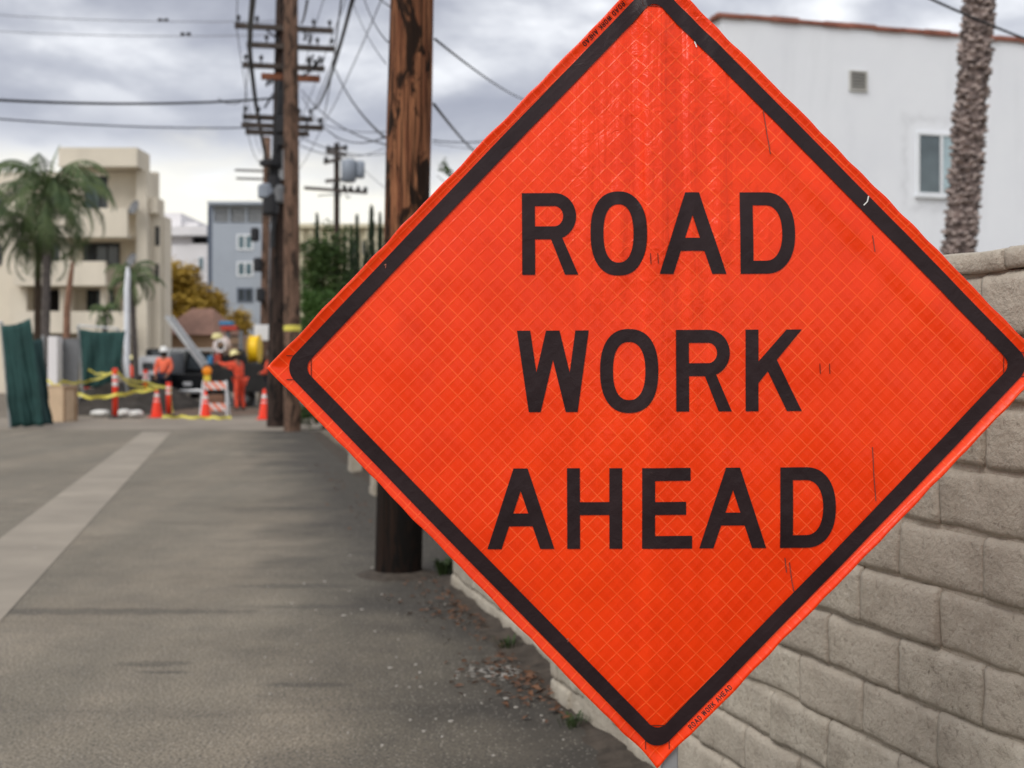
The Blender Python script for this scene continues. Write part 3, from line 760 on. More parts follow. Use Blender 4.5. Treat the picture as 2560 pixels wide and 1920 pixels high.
for u, v in spots + [(rng.uniform(650, 1500), rng.uniform(1450, 1915)) for _ in range(45)]:
    p_ = at(u, v, 4480/(v-915)); s = rng.uniform(.004, .008) if (u, v) not in spots else rng.uniform(.009, .017)
    k = 6; a0 = rng.random()*6; P = [(p_.x + s*(.6+.5*rng.random())*math.cos(a0+q*6.283/k), p_.y + s*.7*(.6+.5*rng.random())*math.sin(a0+q*6.283/k)) for q in range(k)]
    b = len(mb.v); mb.v += [(x, y, .006) for x, y in P] + [(x, y, .001) for x, y in P]
    mb.f += [tuple(b+q for q in range(k))] + [(b+q, b+k+q, b+k+(q+1) % k, b+(q+1) % k) for q in range(k)]; mb.m += [0]*(k+1)
for _ in range(60):                                  # scuffed patch of spilt plaster by the wall
    p_ = at(rng.gauss(1250, 45), rng.gauss(1682, 12), 4480/(1682-915)); p_.y += rng.gauss(0, .09); p_.x += rng.gauss(0, .05)
    s = rng.uniform(.004, .013)
    b = len(mb.v); P = [(p_.x + s*2*math.cos(q), p_.y + s*math.sin(q)) for q in (0, 1.2, 2.4, 3.4, 4.6, 5.4)]
    mb.v += [(x, y, .0035) for x, y in P]; mb.f.append(tuple(b+q for q in range(6))); mb.m.append(0)
tag(mb.build('litter_flecks', m_litter), 'pale specks of grit and litter scattered on the asphalt', 'litter', kind='stuff')

# ------------------------------------------------------------------ utility poles and wires
def pole(name, label, base, top, r0, r1, mat, n=28, seg=26, rough=.006, lean_noise=.0):
    t = thing(name, label, 'utility pole', (base[0], base[1], 0), 0, 'wooden utility poles along the lane')
    b, e = Vector((0, 0, -.05)), Vector(top) - Vector((base[0], base[1], 0)); mb = MB(); V = []
    for j in range(seg+1):
        q = b.lerp(e, j/seg); r = r0 + (r1-r0)*j/seg
        for k in range(n):
            w = 2*math.pi*k/n; rr = r + rough*mnoise.noise(Vector((math.cos(w)*3, math.sin(w)*3, q.z*.8))) + rough*.5*mnoise.noise(Vector((math.cos(w)*11, math.sin(w)*11, q.z*.25)))
            V.append((q.x + rr*math.cos(w), q.y + rr*math.sin(w), q.z))
    mb.add(V, [(j*n+k, j*n+(k+1) % n, (j+1)*n+(k+1) % n, (j+1)*n+k) for j in range(seg) for k in range(n)] + [tuple(seg*n+k for k in range(n))])
    mb.build('shaft', mat, t, smooth=True); return t
nb = at(995, 1436, 8.6); nt = at(1030, 0, 8.6)
sl = (nt.x - nb.x) / nt.z; H = 10.5
near_pole = pole('utility_pole', 'thick brown wooden pole standing close behind the orange sign', (nb.x, 8.6), (nb.x + sl*H, 8.6, H), .158, .125, m_pole, 48, 60, .006)
mb = MB(); mb.box((sl*9.6, -.15, 9.6), (2.4, .1, .12), rz=ALLEY_ROT); mb.build('crossarm', m_arm, near_pole)
# the pair of poles at the end of the lane
def arm_at(t, base, x0, y0, x1, y1, Y, mat, th=.10, pins=True, rg=random.Random(2)):
    a, b = c4(x0, y0, Y), c4(x1, y1, Y)
    w = (b - a).length; c = (a + b) / 2; hd = Vector((1, .2195, 0)).normalized() * w / 2
    dz = 0
    lc = c - Vector((base[0], base[1], 0))
    mb = MB(); mb.bar(lc - hd, lc + hd, th, th*1.15); o = mb.build('crossarm', mat, t)
    if pins:
        for f in (-.92, -.55, .6, .93):
            q = lc + hd*f + Vector((0, 0, th*.55)); m2 = MB(); m2.lathe([(.015, 0), (.02, .08), (.045, .10), (.05, .15), (.02, .19)], 8, q); m2.build('insulator', m_cable, o)
    return o
fb = at(731, 1078, 27.5); fbz = (fb.x, 27.5)
fp = pole('utility_pole', 'brown wooden pole with one yellow band at the far end of the lane', fbz, (at(726, 0, 27.5).x, 27.5, 11.5), .185, .145, m_polefar, 20, 16)
mb = MB(); mb.lathe([(.182, 0), (.188, .01), (.188, .11), (.182, .12)], 20, (0, 0, 2.15)); mb.build('yellow_band', m_tape, fp)
rY = 29.5; rb = at(688, 1070, rY); rtop = at(703, 0, rY)
rp = pole('utility_pole', 'dark wooden pole hung with cables and stacked crossarms at the lane end', (rb.x, rY), (rtop.x + .08, rY, 12.5), .20, .15, m_poledark, 18, 14, .012)
for a in ((90, 205, 835, 228, m_arm), (180, 350, 850, 370, m_arm), (150, 490, 770, 538, m_arm), (150, 885, 680, 930, m_arm), (140, 965, 760, 978, m_arm), (170, 1000, 650, 1042, m_arm)):
    arm_at(rp, (rb.x, rY), a[0], a[1], a[2], a[3], rY - .2, a[4])
arm_at(rp, (rb.x, rY), 290, 588, 735, 605, rY-.2, m_armred, .12, False)
def rel(p_): return p_ - Vector((rb.x, rY, 0))
mb = MB(); mb.tube([rel(c4(443, 1150, rY-.28)), rel(c4(440, 1380, rY-.28))], .07, 10); mb.build('riser_pipe', m_metal, rp)
for k, (x0, y0, x1, y1, r_) in enumerate(((425, 700, 350, 1640, .06), (455, 760, 395, 1650, .05), (415, 980, 372, 1900, .055), (430, 620, 410, 1150, .08), (470, 400, 430, 1300, .04))):
    mb = MB(); pts = [c4(x0 + (x1-x0)*q/8 + 6*math.sin(q*2.1+k), y0 + (y1-y0)*q/8, rY-.26-.02*k) for q in range(9)]
    mb.tube([rel(q) for q in pts], r_, 8); mb.build('cable_run', m_cable, rp)
for (x, y, sx_, sz_, mat) in ((470, 965, .5, .42, m_cable), (350, 1255, .5, .14, m_cable), (325, 1470, .42, .34, m_drum), (455, 1080, .36, .3, m_cable), (385, 1400, .3, .3, m_cable), (360, 1570, .4, .5, m_cable), (420, 1490, .3, .4, m_greyp)):
    q = rel(c4(x, y, rY-.34)); mb = MB(); mb.lathe([(sx_*.36, -sz_/2), (sx_*.46, -sz_*.4), (sx_*.46, sz_*.36), (sx_*.3, sz_/2)], 10, q); mb.build('terminal_can', mat, rp)
for (a, b) in (((330, 235), (430, 315)), ((600, 590), (650, 550)), ((690, 420), (640, 480)), ((740, 430), (700, 500)), ((380, 720), (310, 830)), ((650, 560), (770, 440))):
    mb = MB(); mb.tube([rel(c4(*a, rY-.3)), rel(c4(*b, rY-.3))], .025, 6); mb.build('brace', m_cable, rp)
for (x, y, h_) in ((620, 250, 60), (655, 260, 70), (330, 590, 70), (360, 590, 55), (655, 440, 70), (690, 460, 60)):
    mb = MB(); mb.tube([rel(c4(x, y, rY-.3)), rel(c4(x+10, y+h_*.5, rY-.35)), rel(c4(x-4, y+h_, rY-.3))], .035, 6); mb.build('hanging_lead', m_cable, rp)
# farther poles
tY = 47; tb = at(658, 1010, tY)
tp = pole('utility_pole', 'thin red-brown wooden pole behind the cabled pole', (tb.x, tY), (tb.x + .15, tY, 9.8), .17, .13, m_polefar, 14, 10)
for (z, w, ) in ((8.55, 1.7), (8.25, 1.6)):
    mb = MB(); mb.box((-.15, -.1, z), (w, .07, .07), rz=ALLEY_ROT); mb.build('crossarm', m_arm, tp)
for k in range(3):
    mb = MB(); mb.lathe([(.12, -.25), (.16, -.2), (.16, .2), (.1, .25)], 10, (-.25 + .1*k, -.25, 6.2 - 1.1*k)); mb.build('terminal_can', m_cable, tp)
dY = 62; db = at(842, 990, dY)
dp = pole('utility_pole', 'distant dark pole carrying a grey transformer drum above the shrubs', (db.x, dY), (db.x, dY, 12.2), .16, .13, m_poledark, 12, 8)
def reld(x, y): return c5(x, y, dY-.2) - Vector((db.x, dY, 0))
for (x0, y0, x1, y1) in ((430, 347, 850, 378), (575, 105, 715, 125), (560, 180, 680, 150), (570, 303, 700, 290), (600, 85, 715, 80)):
    mb = MB(); mb.bar(reld(x0, y0), reld(x1, y1), .12, .15); o = mb.build('crossarm', m_arm, dp)
for x, y in ((700, 355), (740, 360), (790, 362), (838, 366), (590, 90), (650, 75), (705, 85), (575, 165)):
    q = reld(x, y); mb = MB(); mb.lathe([(.05, -.1), (.11, 0), (.10, .12), (.04, .2)], 8, q); mb.build('insulator', m_cable, dp)
q = reld(700, 235); mb = MB(); mb.lathe([(.28, -.55), (.36, -.5), (.36, .45), (.30, .52), (.1, .58)], 16, q + Vector((.2, -.1, 0))); mb.build('transformer', m_drum, dp, smooth=True)
mb = MB(); mb.lathe([(.2, -.42), (.24, -.38), (.24, .35), (.1, .42)], 12, q + Vector((.72, .1, .1))); mb.build('transformer', m_drum, dp, smooth=True)
for k in range(3):
    mb = MB(); mb.tube([reld(620+30*k, 320), reld(640+40*k, 390+15*k), reld(520+110*k, 400)], .03, 5); mb.build('hanging_lead', m_cable, dp)

def wire(a, b, r, label, sag=.0, mat=None, grp='overhead wires', n=18):
    a, b = Vector(a), Vector(b); mb = MB()
    pts = [a.lerp(b, k/n) - Vector((0, 0, sag*4*(k/n)*(1-k/n))) for k in range(n+1)]
    mb.tube(pts, r, 6); return tag(mb.build('overhead_wire', mat or m_wire, smooth=True), label, 'wire', grp)
# wires along the lane, from high over the camera to the cabled pole and on to the next one
for i, (x, y, r, wh_) in enumerate(((95, 195, .010, 'left tip of the topmost crossarm'), (150, 875, .010, 'left tip of the upper low crossarm'), (700, 200, .009, 'right half of the topmost crossarm'), (800, 350, .009, 'right tip of the second crossarm'), (655, 900, .010, 'right tip of the upper low crossarm'), (760, 960, .009, 'right tip of the middle low crossarm'))):
    a = c4(x, y, rY-.2); b = alley(a.x + .2195*a.y + (.12 if x < 400 else .0), 2.0, a.z + .35)
    wire(b, a, r, 'thin wire coming down the lane to the ' + wh_, .55, m_wire, 'wires along the lane')
    wire(a, alley(1.1 + .1*i, tY, 9.2 - .2*i), r, 'thin wire leading on down the lane from the ' + wh_, .5, m_wire, 'wires along the lane')
bundle = [c4(x, y, Y) for x, y, Y in ((218, -400, 14), (222, 0, 20), (203, 200, 24), (197, 380, 27), (215, 560, 29), (245, 800, 31), (290, 1050, 36), (320, 1210, 42), (350, 1330, 46))]
mb = MB(); mb.tube(bundle, .05, 8); tag(mb.build('overhead_wire', m_cable, smooth=True), 'thick black cable bundle drooping past the crossarm ends', 'wire', 'overhead wires')
WL = [((640, 0, 20), (590, 180, rY), .022, .1, 'short thick lead dropping to the top crossarm'),
      ((995, -40, 13), (690, 840, rY), .022, .25, 'thick dark service cable slanting between the two pole groups'),
      ((905, -40, 13), (752, 945, rY), .009, .2, 'thin wire slanting down to the lower crossarm'),
      ((1075, -10, 12), (1262, 325, 9.4), .006, .05, 'thin wire slanting down into the near pole from above'),
      ((1195, -8, 12), (1272, 50, 9.4), .006, .0, 'short thin wire meeting the near pole high up'),
      ((1000, 45, 16), (1245, 490, 11), .005, .06, 'fine wire slanting down behind the near pole'),
      ((1620, 300, 10), (2330, 775, 24), .010, .06, 'thin wire falling from the near pole to the sign edge'),
      ((1612, 800, 11), (1990, 1215, 24), .014, .05, 'vine-grown wire falling behind the sign'),
      ((855, 535, rY), (1235, 1055, 16), .018, .15, 'service wire slanting from the crossarms down to the near pole'),
      ((595, 690, rY), (1240, 1110, 18), .012, .2, 'sagging wire between the cabled pole and the near pole, lower one'),
      ((600, 740, rY), (1245, 1050, 19), .012, .45, 'deeply sagging wire between the cabled pole and the near pole'),
      ((585, 875, rY), (1245, 1010, 26), .010, .15, 'fine wire crossing low behind the near pole'),
      ((1605, 1078, 22), (2150, 1066, 24), .012, .05, 'level wire between near pole and sign edge'),
      ((1605, 1100, 22), (2150, 1140, 28), .007, .05, 'faint level wire below another beside the near pole'),
      ((600, 1060, 34), (1240, 1180, 40), .014, .2, 'wire passing above the distant transformer'),
      ((590, 1120, 34), (1235, 1135, 44), .014, .3, 'wire sagging over the distant transformer pole'),
      ((1640, 1350, 26), (1800, 1440, 28), .008, .05, 'short wire end below the vine'),
      ((820, 1010, 40), (1230, 1440, 34), .008, .1, 'faint diagonal wire right of the transformer')]
for a, b, r, s, l in WL: wire(c4(*a), c4(*b), r, l, s)
wire(at(-120, 243, 23), at(683, 246, rY-.3), .028, 'thick black cable stretched level across the left sky', .12, m_cable)
mb = MB(); mb.tube([at(545, 246, 28.5), at(565, 258, 28.5), at(590, 260, 28.5), at(615, 248, 28.5)], .012, 6); tag(mb.build('overhead_wire', m_wire), 'small slack loop hanging from the level black cable', 'wire', 'overhead wires')
wire(at(-120, 288, 22), at(640, 319, rY-.2), .016, 'grey wire stretched just below the level black cable', .08)
m_faint = M('pale_grey_wire', (.20, .205, .225), .6, .1)
for (v0, v1, ud, vd, l) in ((26, 52, 408, 49, 'upper faint wire with a damper in the cloudy sky'), (68, 86, 464, 84, 'lower faint wire with a damper in the cloudy sky')):
    a, b = at(-150, v0, 34), at(720, v1, 30); o = wire(a, b, .010, l, .12, m_faint)
    q = at(ud, vd+1, 31.4); mb = MB(); mb.lathe([(.02, -.13), (.045, -.10), (.045, -.05), (.015, -.03), (.015, .03), (.045, .05), (.045, .10), (.02, .13)], 8, q, axis='X'); mb.build('damper', m_cable, o)
wire(at(2290, -20, 11), at(2640, 125, 12), .011, 'black wire crossing the leaning palm trunk above the white house', .02, m_cable)
# creeper on the falling wire
mb = MB(); rg = random.Random(4)
for k in range(120):
    f = rg.random(); q = c4(1680 + 100*f, 1245 + 190*f, 24) + Vector((rg.gauss(0, .04), rg.gauss(0, .04), rg.gauss(0, .04))); leaf_quad(mb, q, rg.uniform(.06, .13), rg, False)
mb.tube([c4(1675, 1235, 24), c4(1715, 1320, 24), c4(1790, 1450, 24)], .012, 5)
tag(mb.build('creeper', m_dgreen, fix=False), 'leafy creeper tip climbing a wire above the sign edge', 'plant')

# ------------------------------------------------------------------ vegetation
def frond(mb, base, az_, el_, L, droop, rg, leaf=.52, pairs=26, hang=.62):
    pts = []; p_ = Vector(base); e = el_; n_ = 14
    for k in range(n_+1):
        pts.append(p_.copy()); d = Vector((math.cos(az_)*math.cos(e), math.sin(az_)*math.cos(e), math.sin(e))); p_ = p_ + d*L/n_; e -= droop/n_*(1+1.2*k/n_)
    mb.tube(pts, [.035*(1-.85*k/n_) + .004 for k in range(n_+1)], 4, False)
    side = Vector((-math.sin(az_), math.cos(az_), 0))
    for k in range(pairs):
        f = .14 + .86*k/pairs; i = min(n_-1, int(f*n_)); q = pts[i].lerp(pts[i+1], f*n_-i); t = (pts[i+1]-pts[i]).normalized()
        l = leaf*L*.42*(math.sin(math.pi*(.16+.8*f)))*rg.uniform(.8, 1.15)
        for s in (-1, 1):
            d = (side*s*rg.uniform(.7, 1.0) + t*.55 + Vector((0, 0, -hang*rg.uniform(.5, 1.3)))).normalized()
            w = t*.020*L*.45
            m_ = q + d*l*.55 - Vector((0, 0, .02)); e_ = q + d*l - Vector((0, 0, l*hang*.45))
            mb.add([q-w, q+w, m_+w*.9, m_-w*.9, e_], [(0, 1, 2, 3), (3, 2, 4)])
def palm(label, base, top, L, n_fr, seed, mat=m_frond, r0=.17, r1=.14, bark=m_palmgrey, boots=False, name='palm_tree', trunk_boot=None, young=0):
    rg = random.Random(seed); t = thing(name, label, 'palm tree', (base[0], base[1], 0), 0, 'palm trees')
    tp_ = Vector(top) - Vector((base[0], base[1], 0)); mb = MB()
    k_ = 60 if boots else 22
    pts = [Vector((0, 0, -.05)).lerp(tp_, q/k_) for q in range(k_+1)]
    mb.tube(pts, [(r0 + (r1-r0)*q/k_)*(1 + (.05 if q % 2 else -.03)) for q in range(k_+1)], 14); mb.build('trunk', bark, t, smooth=not boots)
    if boots:                                   # old leaf bases
        mb = MB(); axis = tp_.normalized(); zmax = tp_.length; rows = int(zmax/.075)
        for j in range(rows):
            for k in range(15):
                a = 2*math.pi*(k + .5*(j % 2))/15 + rg.uniform(-.12, .12); z = (j + rg.uniform(-.45, .45))*.075; c_ = axis*z; r = r0 + (r1-r0)*z/zmax
                d = Vector((math.cos(a), math.sin(a), 0)); s = Vector((-math.sin(a), math.cos(a), 0))*.030*rg.uniform(.6, 1.2)
                o_ = d*(r + rg.uniform(.010, .060)); u_ = Vector((0, 0, 1))
                B = c_ + d*(r-.012)
                mb.add([B-s*1.2, B+s*1.2, c_+o_+s*.8+u_*.03, c_+o_-s*.8+u_*.03, B-s+u_*.06, B+s+u_*.06, c_+o_+s*.6+u_*.05, c_+o_-s*.6+u_*.05],
                       [(0, 1, 2, 3), (3, 2, 6, 7), (7, 6, 5, 4), (0, 3, 7, 4), (1, 5, 6, 2)])
        o = mb.build('leaf_bases', m_boot, t); o['kind'] = 'stuff'
    mb = MB()
    for k in range(n_fr):
        f = k/n_fr; frond(mb, tp_ + Vector((0, 0, rg.uniform(-.1, .25))), k*2.399 + rg.uniform(-.2, .2), R(82) - R(112)*f + rg.uniform(-.1, .1), L*rg.uniform(.85, 1.1), 1.35 + .75*rg.random(), rg)
    mb.build('crown', mat, t, fix=False)
    if young:
        mb = MB(); frond(mb, tp_ + Vector((0, 0, .2)), 1.0, R(86), L*young, .35, rg, .16); frond(mb, tp_ + Vector((0, 0, .2)), 4.0, R(80), L*young*.7, .5, rg, .2); mb.build('young_frond', m_frond2, t, fix=False)
    return t
pY = 48
a = at(120, 500, pY); palm('full green queen palm with bright young frond before the cream apartment house', (at(110, 1000, pY).x, pY), (a.x, pY, a.z+.1), 3.4, 32, 3, young=.58)
a = at(96, 600, pY+1.5); palm('second grey palm trunk with low crown beside the full green queen palm', (at(92, 1000, pY+1.5).x, pY+1.5), (a.x, pY+1.5, a.z+.2), 2.5, 26, 5, r0=.14, r1=.12, bark=m_bark)
a = at(-75, 560, pY-1); palm('palm reaching in at the edge beside the queen palm', (at(-80, 1000, pY-1).x, pY-1), (a.x, pY-1, a.z+.3), 2.5, 26, 7)
a = at(328, 715, 44); palm('small low palm behind the white post', (at(345, 1000, 44).x, 44), (a.x, 44, a.z+.2), 1.35, 22, 11, r0=.1, r1=.09)
a = at(262, 800, 43); palm('stubby palm clump over the green fence screen', (a.x, 43), (a.x, 43, a.z+.15), .7, 18, 13, r0=.1, r1=.09)
# tall palm right, crown above the picture
rY2 = 13.5; a = at(2397, 640, rY2); b = at(2450, 0, rY2); s_ = (b.x-a.x)/(b.z-a.z)
palm('rough-barked leaning palm trunk behind the block wall', (a.x - s_*a.z, rY2), (a.x + s_*(10.5-a.z), rY2, 10.5), 2.6, 30, 17, r0=.150, r1=.125, bark=m_palmbark, boots=True)
# dead stem
mb = MB(); mb.tube([c1(505, 2300, 46), c1(515, 1500, 46), c1(545, 1250, 46), c1(562, 1150, 46)], [.14, .12, .09, .05], 10)
tag(mb.build('dead_trunk', m_timber), 'bare red-brown dead trunk before the cream apartment house', 'trunk')

def clump_tree(name, label, cat, base, parts, n_leaf, size, mat, seed, trunk_r=.15, group=None, limbs=True):
    """parts: ellipsoids (centre, radii); leaves sit in clumps through their volume"""
    rg = random.Random(seed); base = Vector(base); t = thing(name, label, cat, base, 0, group)
    mb = MB(); c0 = sum((Vector(p[0]) for p in parts), Vector())/len(parts) - base
    mb.tube([(0, 0, -.05), c0*.3 + Vector((.05, 0, 0)), c0*.65], [trunk_r, trunk_r*.75, trunk_r*.5], 8)
    for c_, r_ in parts:
        c_ = Vector(c_) - base
        mb.tube([c0*.4, (c0*.4).lerp(c_, .6) + Vector((.1, 0, .1)), c_], [trunk_r*.5, trunk_r*.3, trunk_r*.12], 6)
    mb.build('trunk', m_bark, t)
    mb = MB(); vol = [r_[0]*r_[1]*r_[2] for c_, r_ in parts]; tot = sum(vol)
    for (c_, r_), vv in zip(parts, vol):
        c_ = Vector(c_) - base; k = max(1, int(n_leaf*vv/tot)); ncl = max(6, k//55)
        cl = []
        for _ in range(ncl):
            d = Vector((rg.gauss(0, 1), rg.gauss(0, 1), rg.gauss(0, 1))).normalized() * rg.random()**.4
            cl.append(c_ + Vector((d.x*r_[0], d.y*r_[1], d.z*r_[2])))
        sp_ = min(r_)*.26
        for i in range(k):
            q = cl[i % ncl] + Vector((rg.gauss(0, sp_), rg.gauss(0, sp_), rg.gauss(0, sp_*.8))); leaf_quad(mb, q, size*rg.uniform(.6, 1.3), rg, False)
    mb.build('crown', mat, t, fix=False); return t
tY_ = 84
clump_tree('autumn_tree', 'yellow-brown autumn tree between the cream and blue-grey buildings', 'tree', (c1(1420, 0, tY_).x, tY_, 0),
           [(c1(1370, 1300, tY_), (1.4, 1.2, 1.05)), (c1(1330, 1480, tY_), (.9, 1, 1.0)), (c1(1520, 1480, tY_), (1.3, 1.2, 1.2)), (c1(1640, 1500, tY_), (.9, 1, .9)), (c1(1430, 1600, tY_), (1.3, 1.2, .8))], 12500, .32, m_yellow, 31)
clump_tree('autumn_tree', 'low golden bush right of the brown roofed house', 'tree', (c1(1830, 0, 78).x, 78, 0), [(c1(1830, 1620, 78), (.75, .8, .75)), (c1(1760, 1700, 78), (.8, .8, .8))], 2800, .26, m_yellow, 32, .09)
clump_tree('ivy_tree', 'dark ivy-covered tree right of the lane end poles', 'tree', (c5(590, 0, 38).x, 38, 0),
           [(c5(520, 780, 38), (.55, .8, .75)), (c5(640, 740, 38), (.50, .8, .8)), (c5(590, 920, 38), (.75, .9, .7)), (c5(500, 1000, 38), (.5, .8, .8)), (c5(620, 1100, 38), (.8, .9, .9))], 7000, .14, m_dgreen, 33)
clump_tree('green_shrub', 'bright green shrub beside the brown pole with the yellow band', 'shrub', (c5(510, 0, 31).x, 31.0, 0),
           [(c5(520, 1120, 31), (.52, .5, .42)), (c5(470, 1240, 31), (.45, .5, .5)), (c5(600, 1200, 31), (.55, .5, .5)), (c5(540, 1400, 31), (.7, .5, .6))], 4200, .11, m_green, 34, .06)
clump_tree('dark_shrub', 'dark shrub at the foot of the brown pole with the yellow band', 'shrub', (at(800, 1000, 28.5).x, 28.5, 0),
           [(at(790, 1030, 28.5), (.42, .4, .40)), (at(860, 1010, 28.5), (.5, .4, .5)), (at(930, 1000, 28.5), (.5, .4, .5))], 2600, .11, m_dgreen, 35, .05)
cyp_rows = [(515, 545, 52, .32), (745, 620, 55, .30), (782, 548, 56, .36), (880, 490, 55, .55), (936, 535, 56, .40), (700, 690, 54, .30), (840, 720, 58, .40), (1000, 560, 57, .42)]
for i, (x, y, Y, w) in enumerate(cyp_rows):
    rg = random.Random(50+i); tip = c5(x, y, Y); hgt = tip.z
    t = thing('cypress_tree', 'slim dark cypress in the row behind the near wooden pole' if x > 520 else 'slim dark cypress top rising over the ivy-covered tree', 'tree', (tip.x, Y, 0), 0, 'row of slim cypresses' if x > 520 else None)
    mb = MB(); mb.tube([(0, 0, -.05), (0, 0, hgt*.9)], [.10, .02], 6); mb.build('trunk', m_bark, t)
    mb = MB()
    for k in range(1100):
        f = rg.random()**.8; z = .5 + (hgt-.5)*f; rr = w*(1-f)**.55*(.75+.35*mnoise.noise(Vector((i*3, z*1.6, 0))))*math.sqrt(rg.random())
        a_ = rg.uniform(0, 6.28); q = Vector((rr*math.cos(a_), rr*math.sin(a_), z)); s = rg.uniform(.14, .3)
        d = Vector((math.cos(a_)*.25, math.sin(a_)*.25, 1)).normalized()*s; sd_ = Vector((-math.sin(a_), math.cos(a_), 0))*s*.22
        mb.add([q-sd_, q+sd_, q+d], [(0, 1, 2)])
    mb.build('crown', m_cyp, t, fix=False)

# ------------------------------------------------------------------ buildings
def window(parent, c, w, h, ny=-1, glass=m_glass, frame=m_frame, mull=1, fw=.06, sill=True):
    """a window in a wall whose face looks to local -y: frame proud, pane set back"""
    x, y, z = c; f = MB()
    f.bx(x-w/2, x+w/2, y-.05, y+.02, z+h/2-fw, z+h/2); f.bx(x-w/2, x+w/2, y-.05, y+.02, z-h/2, z-h/2+fw)
    f.bx(x-w/2, x-w/2+fw, y-.048, y+.02, z-h/2+fw, z+h/2-fw); f.bx(x+w/2-fw, x+w/2, y-.048, y+.02, z-h/2+fw, z+h/2-fw)
    for k in range(mull):
        q = x - w/2 + w*(k+1)/(mull+1); f.bx(q-fw/2, q+fw/2, y-.046, y+.02, z-h/2+fw, z+h/2-fw)
    o = f.build('window', frame, parent)
    for k in range(mull+1):
        a = x - w/2 + w*k/(mull+1) + fw*.6; b = x - w/2 + w*(k+1)/(mull+1) - fw*.6
        g = MB(); g.bx(a, b, y-.022, y-.004, z-h/2+fw*.6, z+h/2-fw*.6); g.build('pane', glass[k % len(glass)] if isinstance(glass, (list, tuple)) else glass, o)
    return o
# white house on the right
CY = 24.0; cx = (1803-CU)/F*CY; ang = math.atan2(.297, 1)
wh = thing('white_house', 'white stucco house with red tiled parapet behind the block wall', 'house', (cx, CY, 0), ang)
ztop = HC + (HV-27)/F*CY
def wloc(u, v):                      # photograph pixel -> local x,z on the front face
    k = (u-CU)/F; s = (k*CY - cx)/(1 - k*.297); Y = CY + .297*s
    return s*math.sqrt(1+.297**2), HC - (v-HV)/F*Y
def patched_stucco(cxw, czw, hw, hh):
    m, t, b, tcn = new_mat('patched_white_stucco'); P = tcn.outputs['Object']; sp = N(t, 'ShaderNodeSeparateXYZ'); t.links.new(P, sp.inputs[0])
    base = ramp(t, noise_tex(t, P, .6, 5, .6), [(.3, (.745, .765, .81)), (.7, (.80, .82, .855))])
    base = mix_col(t, ramp(t, noise_tex(t, mapping(t, P, (1.1, 1.1, .22)), 1.0, 6, .7, .6), [(.30, .22), (.47, 0)]), base, (.52, .54, .58))
    dx = math_node(t, 'DIVIDE', math_node(t, 'SUBTRACT', sp.outputs[0], cxw), hw); dz = math_node(t, 'DIVIDE', math_node(t, 'SUBTRACT', sp.outputs[2], czw), hh)
    q = math_node(t, 'MAXIMUM', math_node(t, 'ABSOLUTE', dx), math_node(t, 'ABSOLUTE', dz))
    q = math_node(t, 'MULTIPLY_ADD', math_node(t, 'SUBTRACT', noise_tex(t, P, 3.0, 5, .65), .5), .8, q)
    base = mix_col(t, math_node(t, 'MULTIPLY', ramp(t, math_node(t, 'MULTIPLY', q, .4), [(.50, 0), (.58, .42), (.64, .10), (.70, 0)]), ramp(t, noise_tex(t, P, 2.2, 4, .6), [(.38, .2), (.60, 1.0)])), base, (.50, .51, .54))
    t.links.new(base, b.inputs['Base Color']); b.inputs['Roughness'].default_value = .9; b.inputs['Specular IOR Level'].default_value = .2
    bump(t, b, noise_tex(t, P, 26, 5, .65), .35, .02); return m
_a = wloc(2290, 330); _b = wloc(2412, 493)
mb = MB(); mb.bx(0, 13, 0, 11, 0, ztop-.12); mb.build('wall', patched_stucco((_a[0]+_b[0])/2, (_a[1]+_b[1])/2, (_b[0]-_a[0])/2, (_a[1]-_b[1])/2), wh)
for k in range(24):                    # tiles along the parapet
    m_t = MB(); m_t.bx(-.10 + k*.56, -.10 + k*.56 + .59, -.07 + .012*(k % 2), .30, ztop-.135 + .012*(k % 2), ztop-.045 + .012*(k % 3)); m_t.build('ridge_tile', m_tile, wh, bevel=.02)
for k in range(18):
    m_t = MB(); m_t.bx(-.075, .26, .31 + k*.56, .31 + k*.56 + .57, ztop-.133 + .012*(k % 2), ztop-.047 + .012*(k % 3)); m_t.build('ridge_tile', m_tile, wh, bevel=.02)
x0, z1 = wloc(2122, 176); x1, z0 = wloc(2166, 230)
v_ = MB(); v_.bx(x0, x1, -.045, -.004, z1-.03, z1); v_.bx(x0, x1, -.045, -.004, z0, z0+.03); v_.bx(x0, x0+.03, -.043, -.004, z0+.03, z1-.03); v_.bx(x1-.03, x1, -.043, -.004, z0+.03, z1-.03)
vo = v_.build('vent', M('vent_paint', (.50, .49, .46), .7, .1), wh)
v_ = MB(); v_.bx(x0+.02, x1-.02, -.008, -.003, z0+.02, z1-.02); v_.build('vent_back', m_void, vo)
for k in range(5):
    m_t = MB(); zc = z0 + .045 + (z1-z0-.08)*(k+.35)/5; m_t.box(((x0+x1)/2, -.026, zc), (x1-x0-.064, .008, .040), mat=Matrix.Rotation(R(-48), 3, 'X')); m_t.build('louvre', M('louvre_paint', (.44, .43, .40), .7, .1) if k == 0 else bpy.data.materials['louvre_paint'], vo)
x0, z1 = wloc(2290, 330); x1, z0 = wloc(2412, 493)
window(wh, ((x0+x1)/2, 0, (z0+z1)/2), x1-x0, z1-z0, glass=(m_curtd, m_curtain), fw=.055)
mb = MB(); mb.bx(x0-.04, x1+.04, -.075, -.002, z0-.05, z0-.002); mb.build('sill', m_frame, wh)
x2, z2 = wloc(2700, 470); window(wh, (x2+.4, 0, z2), .95, 1.2, glass=(m_curtd, m_curtain), fw=.055)

